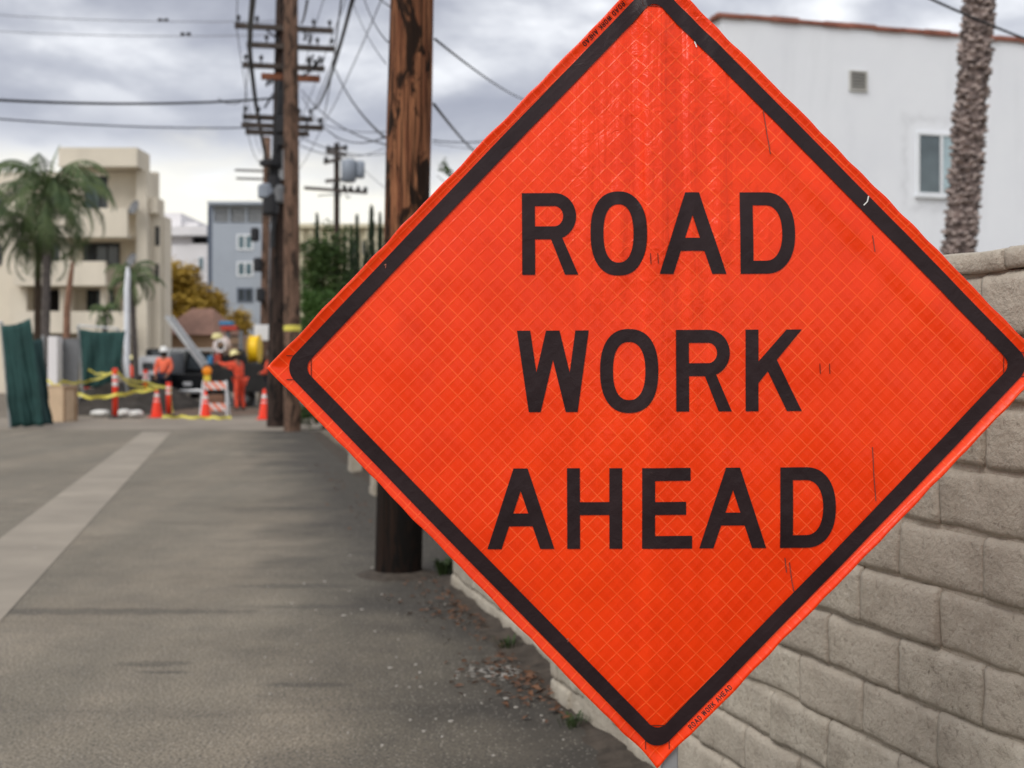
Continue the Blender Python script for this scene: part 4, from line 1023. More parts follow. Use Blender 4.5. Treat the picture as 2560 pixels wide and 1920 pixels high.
# cream apartment house
AY = 65.0; ab = thing('apartment_house', 'cream stucco apartment house with deep balconies behind the queen palm', 'building', (0, AY, 0))
def bxp(mb, x0, x1, y0, y1, d0, d1):      # slab given by sheet-one pixels, d = metres behind the facade plane
    a, b = c1(x0, y0, AY), c1(x1, y1, AY); mb.bx(a.x, b.x, d0, d1, b.z, a.z); return mb
def part(name, mat, lst, parent=ab):
    mb = MB()
    for q in lst: bxp(mb, *q)
    return mb.build(name, mat, parent)
gz = 2250
part('wall', m_cream, [(-700, 165, 432, gz, 1.2, 8)])
part('wall', m_cream, [(165, 1095, 400, gz, 2.6, 3.1)])
part('wall', m_cream, [(1020, 1100, 434, gz, .6, 2.595)])
part('wall', m_cream, [(1095.5, 1172, 640, gz, 1.4, 2.2)])
part('wall', m_cream, [(1172.5, 1188, 768, gz, 1.8, 3.2)])
part('wall', m_cream, [(770, 1012, 432, 740, 1.2, 2.597)])
part('roof_slab', m_cream, [(470, 1070, 282, 428, -.4, 1.9)])
part('roof_slab', m_cream, [(1093, 1166, 636, 760, 1.0, 2.0)])
part('balcony', m_cream, [(420, 985, 742, 964, -.2, .1), (420, 985, 940, 964, .1, 2.597)])
part('balcony', m_cream, [(128, 832, 1152, 1338, -.5, -.2), (128, 832, 1315, 1338, -.2, 2.597), (128, 145, 1152, 1316, -.2, 2.595)])
part('balcony', m_cream, [(150, 1000, 1534, 1700, -.6, -.3), (150, 1000, 1680, 1700, -.3, 2.597)])
part('pillar', m_cream, [(445, 512, 970, 1150, .3, .8)]); part('pillar', m_cream, [(445, 535, 1342, 1535, .2, .8)]); part('pillar', m_cream, [(760, 800, 1342, 1535, .2, .8)]); part('pillar', m_cream, [(60, 190, 1342, gz, .25, 1.0)])
def apane(x0, x1, y0, y1, g, mull=1, d=2.55, fr=m_void):
    a, b = c1(x0, y0, AY), c1(x1, y1, AY); window(ab, ((a.x+b.x)/2, d, (a.z+b.z)/2), b.x-a.x, a.z-b.z, glass=g, frame=fr, mull=mull, fw=.07)
apane(520, 765, 436, 735, (m_glassb, m_glass), 1); apane(510, 800, 970, 1148, m_glass, 2); apane(195, 440, 1345, 1530, (m_void, m_glass), 1); apane(540, 755, 1345, 1530, (m_glass, m_curtd, m_glass), 2)
apane(180, 430, 970, 1140, m_glass, 2); apane(210, 400, 500, 720, m_glass, 1)
apane(1135, 1166, 855, 1005, m_glass, 0, 1.396); apane(1135, 1162, 1150, 1290, m_glass, 0, 1.396)
apane(-250, -60, 600, 760, m_glass, 1, 1.195); apane(-250, -60, 1000, 1160, m_glass, 1, 1.195)
for (x, y) in ((1035, 735), (1015, 1140)):
    q = c1(x, y, AY); mb = MB(); n_ = 14
    V = [(0, 0, 0)]; 
    for rr, yy in ((.2, -.03), (.36, -.10)):
        V += [(rr*math.cos(6.2832*k/n_), yy, rr*1.1*math.sin(6.2832*k/n_)) for k in range(n_)]
    rot = Matrix.Rotation(R(-35), 3, 'Z') @ Matrix.Rotation(R(-20), 3, 'X')
    V = [rot @ Vector(v) + Vector((q.x, .1, q.z)) for v in V]
    mb.add(V, [(0, 1+k, 1+(k+1) % n_) for k in range(n_)] + [(1+k, 1+n_+k, 1+n_+(k+1) % n_, 1+(k+1) % n_) for k in range(n_)])
    mb.tube([Vector((q.x, .6, q.z-.1)), Vector((q.x, .1, q.z))], .03, 5)
    o = mb.build('satellite_dish', m_greyp, ab, fix=False)
    mb = MB(); mb.bar(Vector((q.x, .1, q.z)), Vector((q.x+.3, -.45, q.z-.1)), .04, .04); mb.build('dish_arm', m_greyp, o)
# pale office and blue-grey block far behind
WY = 110.0; wb = thing('office_building', 'stepped white office building behind the autumn tree', 'building', (0, WY, 0))
def p1(parent, name, mat, Y, x0, x1, y0, y1, d0, d1):
    a, b = c1(x0, y0, Y), c1(x1, y1, Y); mb = MB(); mb.bx(a.x, b.x, d0, d1, b.z, a.z); return mb.build(name, mat, parent)
p1(wb, 'wall', m_paleb, WY, 1080, 1455, 1020, 2030, 0, 14); p1(wb, 'wall', m_paleb, WY, 1455.5, 1615, 1012, 2030, 0, 14)
p1(wb, 'fascia', m_paleb, WY, 1080, 1600, 882, 952, -.5, 14); p1(wb, 'roof_block', m_paleb, WY, 1150, 1342, 752, 881, 2, 12); p1(wb, 'roof_block', m_paleb, WY, 1343, 1466, 826, 881, 2.4, 12)
p1(wb, 'upper_wall', m_paleb, WY, 1080, 1460, 952.5, 1019.5, .6, 13); p1(wb, 'balcony_recess', m_void, WY, 1460.5, 1600, 952.5, 1011, 1.2, 13)
for (x, y) in ((1262, 1150), (1545, 1165)):
    a = c1(x, y, WY); window(wb, (a.x, -.01, a.z), .5, 1.2, glass=m_glassb, frame=m_frame, mull=0, fw=.08)
GY = 100.0; gb = thing('grey_building', 'blue-grey apartment block with louvred roof screen behind the poles', 'building', (0, GY, 0))
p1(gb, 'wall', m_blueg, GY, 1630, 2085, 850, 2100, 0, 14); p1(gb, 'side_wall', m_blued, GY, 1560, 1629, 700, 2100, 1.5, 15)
p1(gb, 'roof_rail', m_blueg, GY, 1600, 2095, 690, 714, -.4, 6); p1(gb, 'screen_back', m_blued, GY, 1631, 2080, 716, 849, 1.0, 6)
for k in range(4):
    p1(gb, 'louvre', m_metal, GY, 1634, 2078, 724 + k*31, 741 + k*31, .3, .6)
for x in (1634, 1760, 1890, 2020): p1(gb, 'screen_post', m_blueg, GY, x-6, x+6, 716, 848, .1, .28)
for y0, y1, g in ((940, 1060, m_glassb), (1150, 1262, m_glassb), (1350, 1462, m_glass)):
    for xa in (1820,):
        a, b = c1(xa, y0, GY), c1(xa+125, y1, GY); window(gb, ((a.x+b.x)/2, -.01, (a.z+b.z)/2), b.x-a.x, a.z-b.z, glass=g, frame=m_frame if g is m_glassb else m_blued, mull=1, fw=.12)
# brown roofed house, long cream building
HY = 70.0; hb = thing('small_house', 'small house with brown shingle roof below the autumn tree', 'house', (0, HY, 0))
a0, a1 = c2(1245, 240, HY), c2(1690, 240, HY)
mb = MB(); mb.bx(a0.x, a1.x, 0, 8, 0, a0.z); mb.build('wall', m_tanwall, hb)
r0_, r1_, r2_ = c2(1240, 150, HY), c2(1360, 40, HY), c2(1500, 38, HY)
mb = MB(); zb = c2(0, 238, HY).z; mb.add([(c2(1200, 0, HY).x, -.6, zb), (c2(1665, 0, HY).x, -.6, zb), (c2(1520, 0, HY).x, 3.6, r1_.z+.2), (c2(1350, 0, HY).x, 3.6, r1_.z+.2), (c2(1200, 0, HY).x, 8.4, zb), (c2(1665, 0, HY).x, 8.4, zb)], [(0, 1, 2, 3), (4, 3, 2, 5), (0, 3, 4), (1, 5, 2), (0, 4, 5, 1)])
mb.build('roof', m_brownroof, hb)
LY = 92.0; lb = thing('long_building', 'long cream building with pilasters behind the cypress row', 'building', (0, LY, 0))
def p5(name, mat, x0, x1, y0, y1, d0, d1):
    a, b = c5(x0, y0, LY), c5(x1, y1, LY); mb = MB(); mb.bx(a.x, b.x, d0, d1, b.z, a.z); return mb.build(name, mat, lb)
p5('wall', m_creamfar, 330, 1500, 618, 1620, 0, 10); p5('cornice', m_creamfar, 325, 1505, 590, 617, -.5, 10)
for k in range(18): p5('pilaster', m_creamfar, 345 + k*62, 362 + k*62, 619, 1500, -.3, -.004)
for k in range(17):
    a, b = c5(372 + k*62, 690, LY), c5(400 + k*62, 800, LY); window(lb, ((a.x+b.x)/2, -.01, (a.z+b.z)/2), b.x-a.x, a.z-b.z, glass=m_glass, frame=m_creamfar, mull=0, fw=.08)
# low white yard wall behind shrubs
mb = MB(); a, b = c5(380, 1000, 44), c5(1500, 1000, 44); mb.bx(a.x, b.x, 44, 44.2, 0, 2.3); tag(mb.build('yard_wall', m_paleb), 'pale yard wall half hidden behind the shrubs and cypresses', 'wall')

# ------------------------------------------------------------------ work zone
# green screened fence bays
def screen_bay(label, Y, post_a, post_b, quad, mat, seed, rail=True):
    """posts given as (foot, head) pixels; the hanging screen by its four corners (pixels of the close-up notes)"""
    f = c2(*post_a[0], Y); t = thing('fence_panel', label, 'fence', (f.x, Y, 0), 0, 'screened fence panels at the lane end'); O = Vector((f.x, Y, 0))
    heads = []
    for a, b in (post_a, post_b):
        if a is None: continue
        q0, q1 = c2(*a, Y) - O, c2(*b, Y) - O; q0.z = 0 if a[1] > 850 else max(0, q0.z); q0.z = 0
        m_ = MB(); m_.tube([q0 - Vector((0, 0, .03)), q1], .038, 10); m_.build('post', m_metal, t); heads.append(q1)
    if len(heads) == 2:
        m_ = MB(); m_.tube(heads, .028, 8); m_.build('top_rail', m_metal, t)
    tl, tr, br, bl = [c2(*q, Y) - O for q in quad]; nx, ny = 40, 18; V = []
    for j in range(ny+1):
        for i in range(nx+1):
            a, b = i/nx, j/ny; p_ = tl.lerp(tr, a).lerp(bl.lerp(br, a), b)
            fold = .20*mnoise.noise(Vector((a*4.5 + .6*b, b*.8, seed))) + .10*mnoise.noise(Vector((a*11 - b, b*1.2, seed+2)))
            p_.y += (-.09 + fold*(.35 + .8*b)); p_.z += -.05*math.sin(math.pi*a)*(1-b) + .03*mnoise.noise(Vector((a*5, b*4, seed))); p_.x += .05*mnoise.noise(Vector((a*3, b*6, seed+4)))*b
            p_.z = max(p_.z, .02)
            V.append(p_)
    m_ = MB(); m_.add(V, [(j*(nx+1)+i, j*(nx+1)+i+1, (j+1)*(nx+1)+i+1, (j+1)*(nx+1)+i) for j in range(ny) for i in range(nx)])
    o = m_.build('privacy_screen', mat, t, smooth=True); sm = o.modifiers.new('thickness', 'SOLIDIFY'); sm.thickness = .006
    return t
screen_bay('near fence post and sagging green privacy screen beside the plywood box', 28.9, ((82, 962), (12, 140)), ((-420, 962), (-440, 120)), ((20, 165), (245, 110), (350, 935), (110, 940)), m_screen, 1)
screen_bay('farther green privacy screen on a leaning post behind the dirt heap', 39.0, ((650, 900), (600, 165)), ((1000, 900), (905, 190)), ((618, 195), (975, 205), (900, 640), (640, 640)), m_screen, 3)
mb = MB(); tag(screen_bay('dark folded green screen hanging inside the near fence', 30.5, ((335, 900), (330, 240)), (None, None), ((50, 260), (330, 270), (420, 930), (200, 950)), m_screend, 5), None)
# pale gate pier and posts
a, b = c2(365, 250, 37), c2(440, 900, 37); mb = MB(); mb.bx(a.x, b.x, 37, 37.45, 0, a.z); o = mb.build('gate_pier', m_paleb, bevel=.02); tag(o, 'plain white gate pier between the two green screens', 'pier')
a, b = c2(441, 265, 37.5), c2(600, 900, 37.5); mb = MB(); mb.bx(a.x, b.x, 37.5, 37.6, 0, a.z); tag(mb.build('yard_gate', m_greyp), 'grey gate panel beside the white gate pier', 'gate')
a, b = c1(982, 1190, 41), c1(975, 1850, 41); mb = MB(); mb.tube([(b.x, 41, 0), (b.x, 41, b.z+2), (a.x, 41, a.z-.25), (a.x, 41, a.z)], [.10, .095, .085, .05], 12); tag(mb.build('white_post', m_tarpole), 'tall white plastic-wrapped post by the small palm', 'post')
# plywood box
BYc = 32.2; p0 = c2(282, 905, BYc); p1_ = c2(508, 905, BYc); top = c2(0, 632, BYc).z
box = thing('plywood_box', 'open plywood crate standing beside the green fence screen', 'box', ((p0.x+p1_.x)/2 + .05, BYc + .25, 0), R(-14))
W_ = p1_.x - p0.x
for (nm, args) in (('front_panel', (-W_/2, W_/2, -.30, -.282, 0, top)), ('back_panel', (-W_/2, W_/2, .282, .30, 0, top)), ('side_panel', (-W_/2, -W_/2+.018, -.281, .281, 0, top)), ('side_panel', (W_/2-.018, W_/2, -.281, .281, 0, top)), ('lid', (-W_/2-.02, W_/2+.02, -.32, .32, top+.001, top+.02)), ('batten', (W_/2+.001, W_/2+.03, -.30, -.23, 0, top)), ('batten', (W_/2+.001, W_/2+.03, .22, .30, 0, top)), ('batten', (W_/2+.001, W_/2+.028, -.229, .219, top-.08, top-.002))):
    mb = MB(); mb.bx(*args); mb.build(nm, m_plyd if nm == 'batten' else m_ply, box, bevel=.003)
# traffic cones
def make_cone(h=.76):
    t = thing('traffic_cone', '', 'traffic cone'); r = lambda z: .145 - .115*z/h
    mb = MB(); mb.bx(-.18, .18, -.18, .18, 0, .03); mb.build('base', m_coneo, t, bevel=.01)
    mb = MB(); mb.lathe([(r(0), .03), (r(.0), .05), (r(h-.02), h-.02), (.022, h)], 24); mb.build('body', m_coneo, t, smooth=True)
    for a, b in ((.36*h, .58*h), (.68*h, .82*h)):
        mb = MB(); mb.lathe([(r(a)+.003, a), (r(a)+.004, a+.004), (r(b)+.004, b-.004), (r(b)+.003, b)], 24); mb.build('reflective_band', m_band, t, smooth=True)
    return t
cone = make_cone(); cone_used = False
for (u, v, Y, z, h, l) in ((661, 1050, 33.6, 0, .80, 'traffic cone alone beside the far poles'), (392, 1044, 34.8, 0, .80, 'traffic cone with caution tape tied to its top'), (514, 1046, 34.4, 0, .74, 'traffic cone in front of the striped barricade'), (216, 987, 40.5, .42, .74, 'traffic cone up on the dirt heap before the farther green screen')):
    o = cone if not cone_used else copy_tree(cone); cone_used = True
    p_ = at(u, v, Y); o.location = (p_.x, Y, z); o.scale = (h/.76,)*3; o['label'] = l; o['group'] = 'orange traffic cones'; o.rotation_euler = (0, 0, u*.01)
# tubular delineators
def delineator(u, Y, z, h, label):
    p_ = at(u, 0, Y); t = thing('delineator_post', label, 'delineator', (p_.x, Y, z), 0, 'orange delineator posts')
    mb = MB(); mb.lathe([(.20, 0), (.20, .03), (.12, .06), (.07, .07)], 8); mb.build('base', m_coneb, t)
    mb = MB(); mb.lathe([(.072, .07), (.072, h*.93), (.060, h*.95), (.078, h*.96), (.078, h*.985), (.04, h)], 16); mb.build('tube', m_coneo, t, smooth=True)
    for a in (.64, .78):
        mb = MB(); mb.lathe([(.073, h*a), (.075, h*a+.004), (.075, h*(a+.085)), (.073, h*(a+.085)+.004)], 16); mb.build('reflective_band', m_band, t, smooth=True)
delineator(288, 34.2, 0, 1.34, 'tall orange delineator post holding the caution tape')
delineator(364, 41.5, .28, 1.0, 'orange delineator post behind the tape beside the worker in white helmet')
delineator(422, 35.6, 0, .95, 'delineator post wrapped in yellow tape next to the tape-tied cone')
# barricade
bY = 35.4; p_ = at(537, 1043, bY); bar = thing('barricade', 'folding orange and white striped barricade with an amber flasher', 'barricade', (p_.x, bY, 0), R(4))
def striped_board(z, w, h):
    mb = MB(); mb.bx(-w/2, w/2, -.012, .012, z-h/2, z+h/2); o = mb.build('board', m_band, bar)
    s = .17; k = -w/2 - h
    while k < w/2:
        poly = []
        for (a, b) in ((k, h/2), (k+s*.55, h/2), (k+s*.55+h, -h/2), (k+h, -h/2)): poly.append((a, z+b))
        # clip to the board
        bm_ = []
        def clip(P, lim, sgn):
            out = []
            for i in range(len(P)):
                A, B = P[i], P[(i+1) % len(P)]; ia, ib = sgn*(A[0]-lim) <= 0, sgn*(B[0]-lim) <= 0
                if ia: out.append(A)
                if ia != ib: f = (lim-A[0])/(B[0]-A[0]); out.append((lim, A[1]+f*(B[1]-A[1])))
            return out
        P = clip(clip(poly, w/2-.004, 1), -w/2+.004, -1) if True else poly
        if len(P) >= 3:
            m2 = MB(); m2.prism(P, -.016, -.0125); m2.build('stripe', m_stripe, o)
        k += s*1.25
    return o
striped_board(.86, .68, .22); striped_board(.27, .62, .20)
for sx_ in (-1, 1):
    for d in (-1, 1):
        mb = MB(); mb.bar((sx_*.31, d*.02 + .02, 1.0), (sx_*.36, d*.28 + .02, 0.0), .035, .035); mb.build('leg', m_whitep, bar)
mb = MB(); mb.bx(-.30, -.12, -.03, .05, .975, 1.14); mb.build('battery_box', m_yellowp, bar, bevel=.015)
mb = MB(); mb.lathe([(.06, -.05), (.125, -.045), (.13, -.02), (.13, .02), (.125, .045), (.06, .05)], 20, (-.21, .01, 1.26), axis='Y'); mb.build('flasher_lens', m_amber, bar, smooth=True)
# sand bags and rubble bags
for i, (x, y, w, h, Y, l) in enumerate(((770, 845, 140, 55, 35.2, 'long white bag lying left of the tall delineator post'), (955, 855, 90, 60, 35.0, 'small off-white bag lying right of the tall delineator post'), (1045, 865, 110, 60, 34.6, 'bright white bag lying between delineator post and tape-tied cone'), (640, 725, 120, 45, 38.6, 'pale torn bag on the dirt heap'))):
    q = c2(x, y, Y); wx, wz = w*.3255/F*Y/2, h*.3255/F*Y/2; mb = MB(); nU, nV = 20, 12; V = []
    zc = wz if i < 3 else q.z
    for j in range(nV+1):
        for k in range(nU):
            a_, b_ = 2*math.pi*k/nU, -math.pi/2 + math.pi*j/nV; d = Vector((math.cos(b_)*math.cos(a_), math.cos(b_)*math.sin(a_), math.sin(b_)))
            f = 1 + .22*mnoise.noise(d*1.8 + Vector((i*4, 0, 0)))
            V.append((wx*f*math.copysign(abs(d.x)**.75, d.x), .22*f*d.y, max(-wz*.98, wz*f*math.copysign(abs(d.z)**.8, d.z))))
    mb.add(V, [(j*nU+k, j*nU+(k+1) % nU, (j+1)*nU+(k+1) % nU, (j+1)*nU+k) for j in range(nV) for k in range(nU)])
    tag(mb.build('sand_bag', m_bag, smooth=True, loc=(q.x, Y, zc)), l, 'bag', 'white bags by the dirt heap')
# caution tape
def tape(pts, label, w=.075, seed=0):
    rg = random.Random(seed); P = []
    for i in range(len(pts)-1):
        for k in range(8): P.append(pts[i].lerp(pts[i+1], k/8) + Vector((0, 0, .02*math.sin(k*.8+i))))
    P.append(pts[-1]); A, B = [], []
    for i, q in enumerate(P):
        a_ = .5*math.sin(i*.55 + seed) ; nrm = Vector((0, math.sin(a_), math.cos(a_)))*w/2; A.append(q+nrm); B.append(q-nrm)
    mb = MB(); n_ = len(P); mb.add(A+B, [(i, i+1, n_+i+1, n_+i) for i in range(n_-1)])
    o = mb.build('caution_tape', m_tape, fix=False); sm = o.modifiers.new('thickness', 'SOLIDIFY'); sm.thickness = .004; tag(o, label, 'caution tape', 'yellow caution tape strands'); return o
G = lambda L: [c2(*q) for q in L]
tape(G([(350, 585, 33), (440, 628, 32.6), (520, 640, 32.4)]), 'yellow tape end draped over the plywood box', seed=1)
tape(G([(455, 600, 33), (600, 605, 36), (690, 592, 39), (880, 525, 34.1)]), 'yellow tape from the plywood box up to the tall delineator post', seed=2)
tape(G([(670, 505, 39), (760, 540, 38), (880, 530, 34.1)]), 'frayed yellow tape behind the tall delineator post', seed=3)
tape(G([(900, 520, 34.1), (960, 580, 37), (1120, 600, 41), (1310, 655, 35.5)]), 'upper slanting yellow tape from tall delineator post towards the workers', seed=4)
tape(G([(900, 530, 34.1), (1010, 625, 36), (1130, 640, 38), (1215, 655, 34.7)]), 'slack yellow tape between tall delineator post and tape-tied cone', seed=5)
tape(G([(570, 690, 34), (720, 722, 34), (890, 700, 34.1), (1060, 670, 34.5), (1210, 655, 34.7)]), 'low yellow tape passing the tall delineator post to the tape-tied cone', seed=6, w=.09)
tape([c2(1310, 645, 35.5), c2(1318, 760, 35.5), c2(1330, 850, 35.4)], 'yellow tape hanging down the tape-wrapped delineator post', seed=7)
gr = [at(u, 0, Y) for u, Y in ((405, 33.9), (450, 34.0), (500, 33.7), (540, 33.5), (578, 33.4))]
for q in gr: q.z = .045
tape(gr, 'fallen yellow tape lying on the ground before the barricade', seed=8)

# workers: one skinned body mesh each, clothing as children
def skin_obj(name, pts, edges, radii, mat, parent, root=0, sub=2):
    me = bpy.data.meshes.new(name); me.from_pydata([tuple(p) for p in pts], edges, []); me.materials.append(mat)
    o = link(name, me, parent); md = o.modifiers.new('skin', 'SKIN'); md.use_smooth_shade = True
    if not me.skin_vertices:
        bm = bmesh.new(); bm.from_mesh(me); bm.verts.layers.skin.verify(); bm.to_mesh(me); bm.free()
    for i, d in enumerate(me.skin_vertices[0].data):
        r = radii[i]; d.radius = (r, r) if not isinstance(r, tuple) else r; d.use_root = (i == root)
    s = o.modifiers.new('sub', 'SUBSURF'); s.levels = sub; s.render_levels = sub
    return o
def worker(label, loc, rz, J, top_mat, leg_mat, hat, scale=1.0, sleeves=True):
    """J: joints in the person's own frame (x right, y forward, z up)"""
    t = thing('person', label, 'person', loc, rz); t.scale = (scale,)*3
    names = ['pelvis', 'waist', 'chest', 'neck', 'head', 'crown', 'shL', 'elL', 'wrL', 'shR', 'elR', 'wrR', 'hipL', 'knL', 'anL', 'toL', 'hipR', 'knR', 'anR', 'toR']
    V = {k: Vector(J[k]) for k in J}
    rad = dict(pelvis=.14, waist=.13, chest=.145, neck=.055, head=.088, crown=.075, shL=.065, elL=.047, wrL=.032, shR=.065, elR=.047, wrR=.032, hipL=.09, knL=.06, anL=.042, toL=.035, hipR=.09, knR=.06, anR=.042, toR=.035)
    E = [('pelvis','waist'),('waist','chest'),('chest','neck'),('neck','head'),('head','crown'),('chest','shL'),('shL','elL'),('elL','wrL'),('chest','shR'),('shR','elR'),('elR','wrR'),('pelvis','hipL'),('hipL','knL'),('knL','anL'),('anL','toL'),('pelvis','hipR'),('hipR','knR'),('knR','anR'),('anR','toR')]
    pts = [V[k] for k in names]; ix = {k: i for i, k in enumerate(names)}; ed = [(ix[a], ix[b]) for a, b in E]; rr = [rad[k]*.86 if k not in ('head', 'crown', 'neck', 'wrL', 'wrR') else rad[k] for k in names]
    for s in 'LR':                                # palms and five fingers
        w = V['wr'+s]; d = (w - V['el'+s]).normalized(); side = d.cross(Vector((0, 1, .2))).normalized()
        pc = w + d*.07; pts.append(pc); rr.append(.034); pi = len(pts)-1; ed.append((ix['wr'+s], pi))
        for f, (o_, l) in enumerate(((-.030, .062), (-.010, .075), (.010, .070), (.030, .055))):
            b0 = pc + side*o_ + d*.022; k1 = b0 + d*l*.55; k2 = k1 + d*l*.4 + Vector((0, .015, -.02))
            for q, r_ in ((b0, .011), (k1, .0095), (k2, .008)): pts.append(q); rr.append(r_)
            n0 = len(pts)-3; ed += [(pi, n0), (n0, n0+1), (n0+1, n0+2)]
        b0 = pc - d*.02 - side*.036 ; k1 = b0 + d*.035 - side*.02; pts += [b0, k1]; rr += [.012, .010]; ed += [(pi, len(pts)-2), (len(pts)-2, len(pts)-1)]
    skin_obj('body', pts, ed, rr, m_skin, t)
    def cloth(name, ks, mat, grow):
        idx = {k: i for i, k in enumerate(ks)}; skin_obj(name, [V[k] for k in ks], [(idx[a], idx[b]) for a, b in E if a in idx and b in idx], [rad[k]*grow + .012 for k in ks], mat, t)
    cloth('shirt', ['pelvis', 'waist', 'chest', 'shL', 'elL', 'wrL', 'shR', 'elR', 'wrR'], top_mat, 1.06)
    cloth('trousers', ['pelvis', 'hipL', 'knL', 'anL', 'hipR', 'knR', 'anR'], leg_mat, 1.06)
    for s in 'LR':
        skin_obj('boot', [V['an'+s] + Vector((0, -.03, -.01)), V['an'+s] + Vector((0, -.02, -.055)), V['to'+s]], [(0, 1), (1, 2)], [.06, .056, .05], m_bootm, t)
    hd = V['crown']; axis = (V['crown'] - V['neck']).normalized(); q = axis.to_track_quat('Z', 'Y').to_matrix()
    mb = MB(); mb.lathe([(.150, -.02), (.152, -.008), (.128, 0), (.126, .05), (.108, .10), (.07, .135), (.02, .148)], 18); mb.v = [tuple(q @ Vector(v) + hd - axis*.025) for v in mb.v]
    h_ = mb.build('hard_hat', hat, t, smooth=True)
    mb = MB(); mb.box((0, .165, -.012), (.17, .10, .012)); mb.v = [tuple(q @ Vector(v) + hd - axis*.025) for v in mb.v]; mb.build('peak', hat, h_)
    mb = MB(); mb.lathe([(.07, -.17), (.098, -.12), (.100, -.02), (.098, 0)], 14, (0, -.018, 0)); mb.v = [tuple(q @ Vector(v) + hd - axis*.02) for v in mb.v]; mb.build('hair', m_hair, t, smooth=True)
    f = V['head']                                  # face: nose, eyes, mouth, ears
    mb = MB(); mb.lathe([(.018, -.03), (.02, -.02), (.008, .025)], 8, f + Vector((0, .088, -.01))); mb.build('nose', m_skin, t)
    for s in (-1, 1):
        mb = MB(); mb.box(f + Vector((s*.035, .083, .03)), (.03, .012, .012)); mb.build('eye', m_hair, t)
        mb = MB(); mb.lathe([(.008, -.03), (.02, -.01), (.02, .015), (.008, .03)], 8, f + Vector((s*.092, 0, .0))); mb.build('ear', m_skin, t)
    mb = MB(); mb.box(f + Vector((0, .08, -.06)), (.05, .012, .012)); mb.build('mouth', m_redp, t)
    return t
stand = dict(pelvis=(0,0,.96), waist=(0,.01,1.12), chest=(0,0,1.34), neck=(0,.01,1.50), head=(0,.02,1.63), crown=(0,.02,1.73), shL=(-.20,0,1.42), elL=(-.27,.02,1.14), wrL=(-.20,.18,.96), shR=(.20,0,1.42), elR=(.27,.0,1.14), wrR=(.22,.14,.93), hipL=(-.10,0,.90), knL=(-.11,.03,.50), anL=(-.12,0,.09), toL=(-.13,.16,.045), hipR=(.10,0,.90), knR=(.11,.03,.50), anR=(.12,0,.09), toR=(.13,.16,.045))
p_ = at(410, 0, 43.2); worker('worker in white hard hat, bright orange shirt and navy trousers standing by the truck', (p_.x, 43.2, .12), R(172), stand, m_orshirt, m_navy, m_hatw, 1.05)
lean = dict(stand, waist=(0,.03,1.12), chest=(0,.09,1.34), neck=(0,.14,1.49), head=(0,.19,1.61), crown=(0,.21,1.71), shL=(-.19,.12,1.42), elL=(-.22,.37,1.38), wrL=(-.17,.62,1.44), shR=(.19,.11,1.42), elR=(.22,.32,1.26), wrR=(.16,.56,1.30), knL=(-.10,.06,.50), anL=(-.11,.03,.09), toL=(-.11,.19,.045), knR=(.11,.01,.50), anR=(.13,-.05,.09), toR=(.14,.10,.045))
p_ = at(600, 0, 39.6); worker('worker in full orange coverall reaching forward to the truck bed', (p_.x, 39.6, 0), R(68), lean, m_orsuit, m_orsuit, m_haty, 1.04)
p_ = at(682, 0, 39.0); worker('worker in orange top and navy trousers standing beside the dark poles', (p_.x, 39.0, .0), R(60), dict(stand, wrL=(-.16,.30,1.12), wrR=(.16,.32,1.10)), m_orsuit, m_navy, m_hatw, 1.06)
p_ = c2(1025, 0, 47); worker('worker in orange standing left of the white compressor', (p_.x, 47, 0), R(180), stand, m_orsuit, m_navy, m_haty, .98)

# black crew truck seen from behind
TY = 46.0; tx = c2(1440, 0, TY).x
tr = thing('crew_truck', 'black crew pickup with red tail lamps parked behind the workers', 'truck', (tx, TY, 0), R(-6))
mb = MB(); mb.bx(-.98, .98, .9, 5.6, .48, 1.10); mb.build('body', m_truck, tr, bevel=.06)
mb = MB(); prof = [(-.90, 1.12), (.90, 1.12), (.74, 1.88), (.66, 1.93), (-.66, 1.93), (-.74, 1.88)]; mb.prism(prof, 1.9, 4.0); mb.build('cab', m_truck, tr, bevel=.05)
mb = MB(); mb.prism([(-.70, 1.28), (.70, 1.28), (.60, 1.80), (-.60, 1.80)], 1.86, 1.885); mb.build('rear_window', m_glass, tr)
mb = MB(); mb.bx(-.97, .97, .0, .05, .55, 1.12); mb.build('tailgate', m_truck, tr, bevel=.02)
for s in (-1, 1):
    mb = MB(); mb.bx(s*.97 - .03, s*.97 + .03, .06, 1.88, .55, 1.14); mb.build('bed_side', m_truck, tr, bevel=.02)
    o = MB(); o.bx(s*.90-.085, s*.90+.085, -.035, -.002, .62, 1.08); lamp = o.build('tail_lamp', m_red, tr, bevel=.015)
    o = MB(); o.bx(s*.90-.06, s*.90+.06, -.05, -.036, .70, .84); o.build('reverse_lens', m_whitep, lamp)
    for y in (.85, 4.6):
        o = MB(); o.lathe([(.25, -.12), (.37, -.12), (.39, -.08), (.39, .08), (.37, .12), (.25, .12)], 22, (s*.84, y, .39), axis='X'); wh_ = o.build('wheel', m_tyre, tr, smooth=False)
        o = MB(); o.lathe([(.05, -.125), (.24, -.125), (.24, .125), (.05, .125)], 16, (s*.84, y, .39), axis='X'); o.build('rim', m_chrome, wh_)
mb = MB(); mb.bx(-.95, .95, -.16, -.06, .42, .56); mb.build('bumper', m_chrome, tr, bevel=.03)
mb = MB(); mb.bx(-.9, .9, .06, 1.88, .60, .64); mb.build('bed_floor', m_darkp, tr)
mb = MB(); mb.bx(-.16, .16, -.012, -.001, .70, .83); mb.build('number_plate', m_whitep, tr)
mb = MB(); mb.bx(-.85, .85, .3, .38, 1.98, 2.04); mb.bx(-.85, .85, 1.7, 1.78, 1.98, 2.04); mb.bx(-.85, -.79, .3, 1.78, 1.10, 1.979); mb.bx(.79, .85, .3, 1.78, 1.10, 1.979); mb.build('ladder_rack', m_chrome, tr)
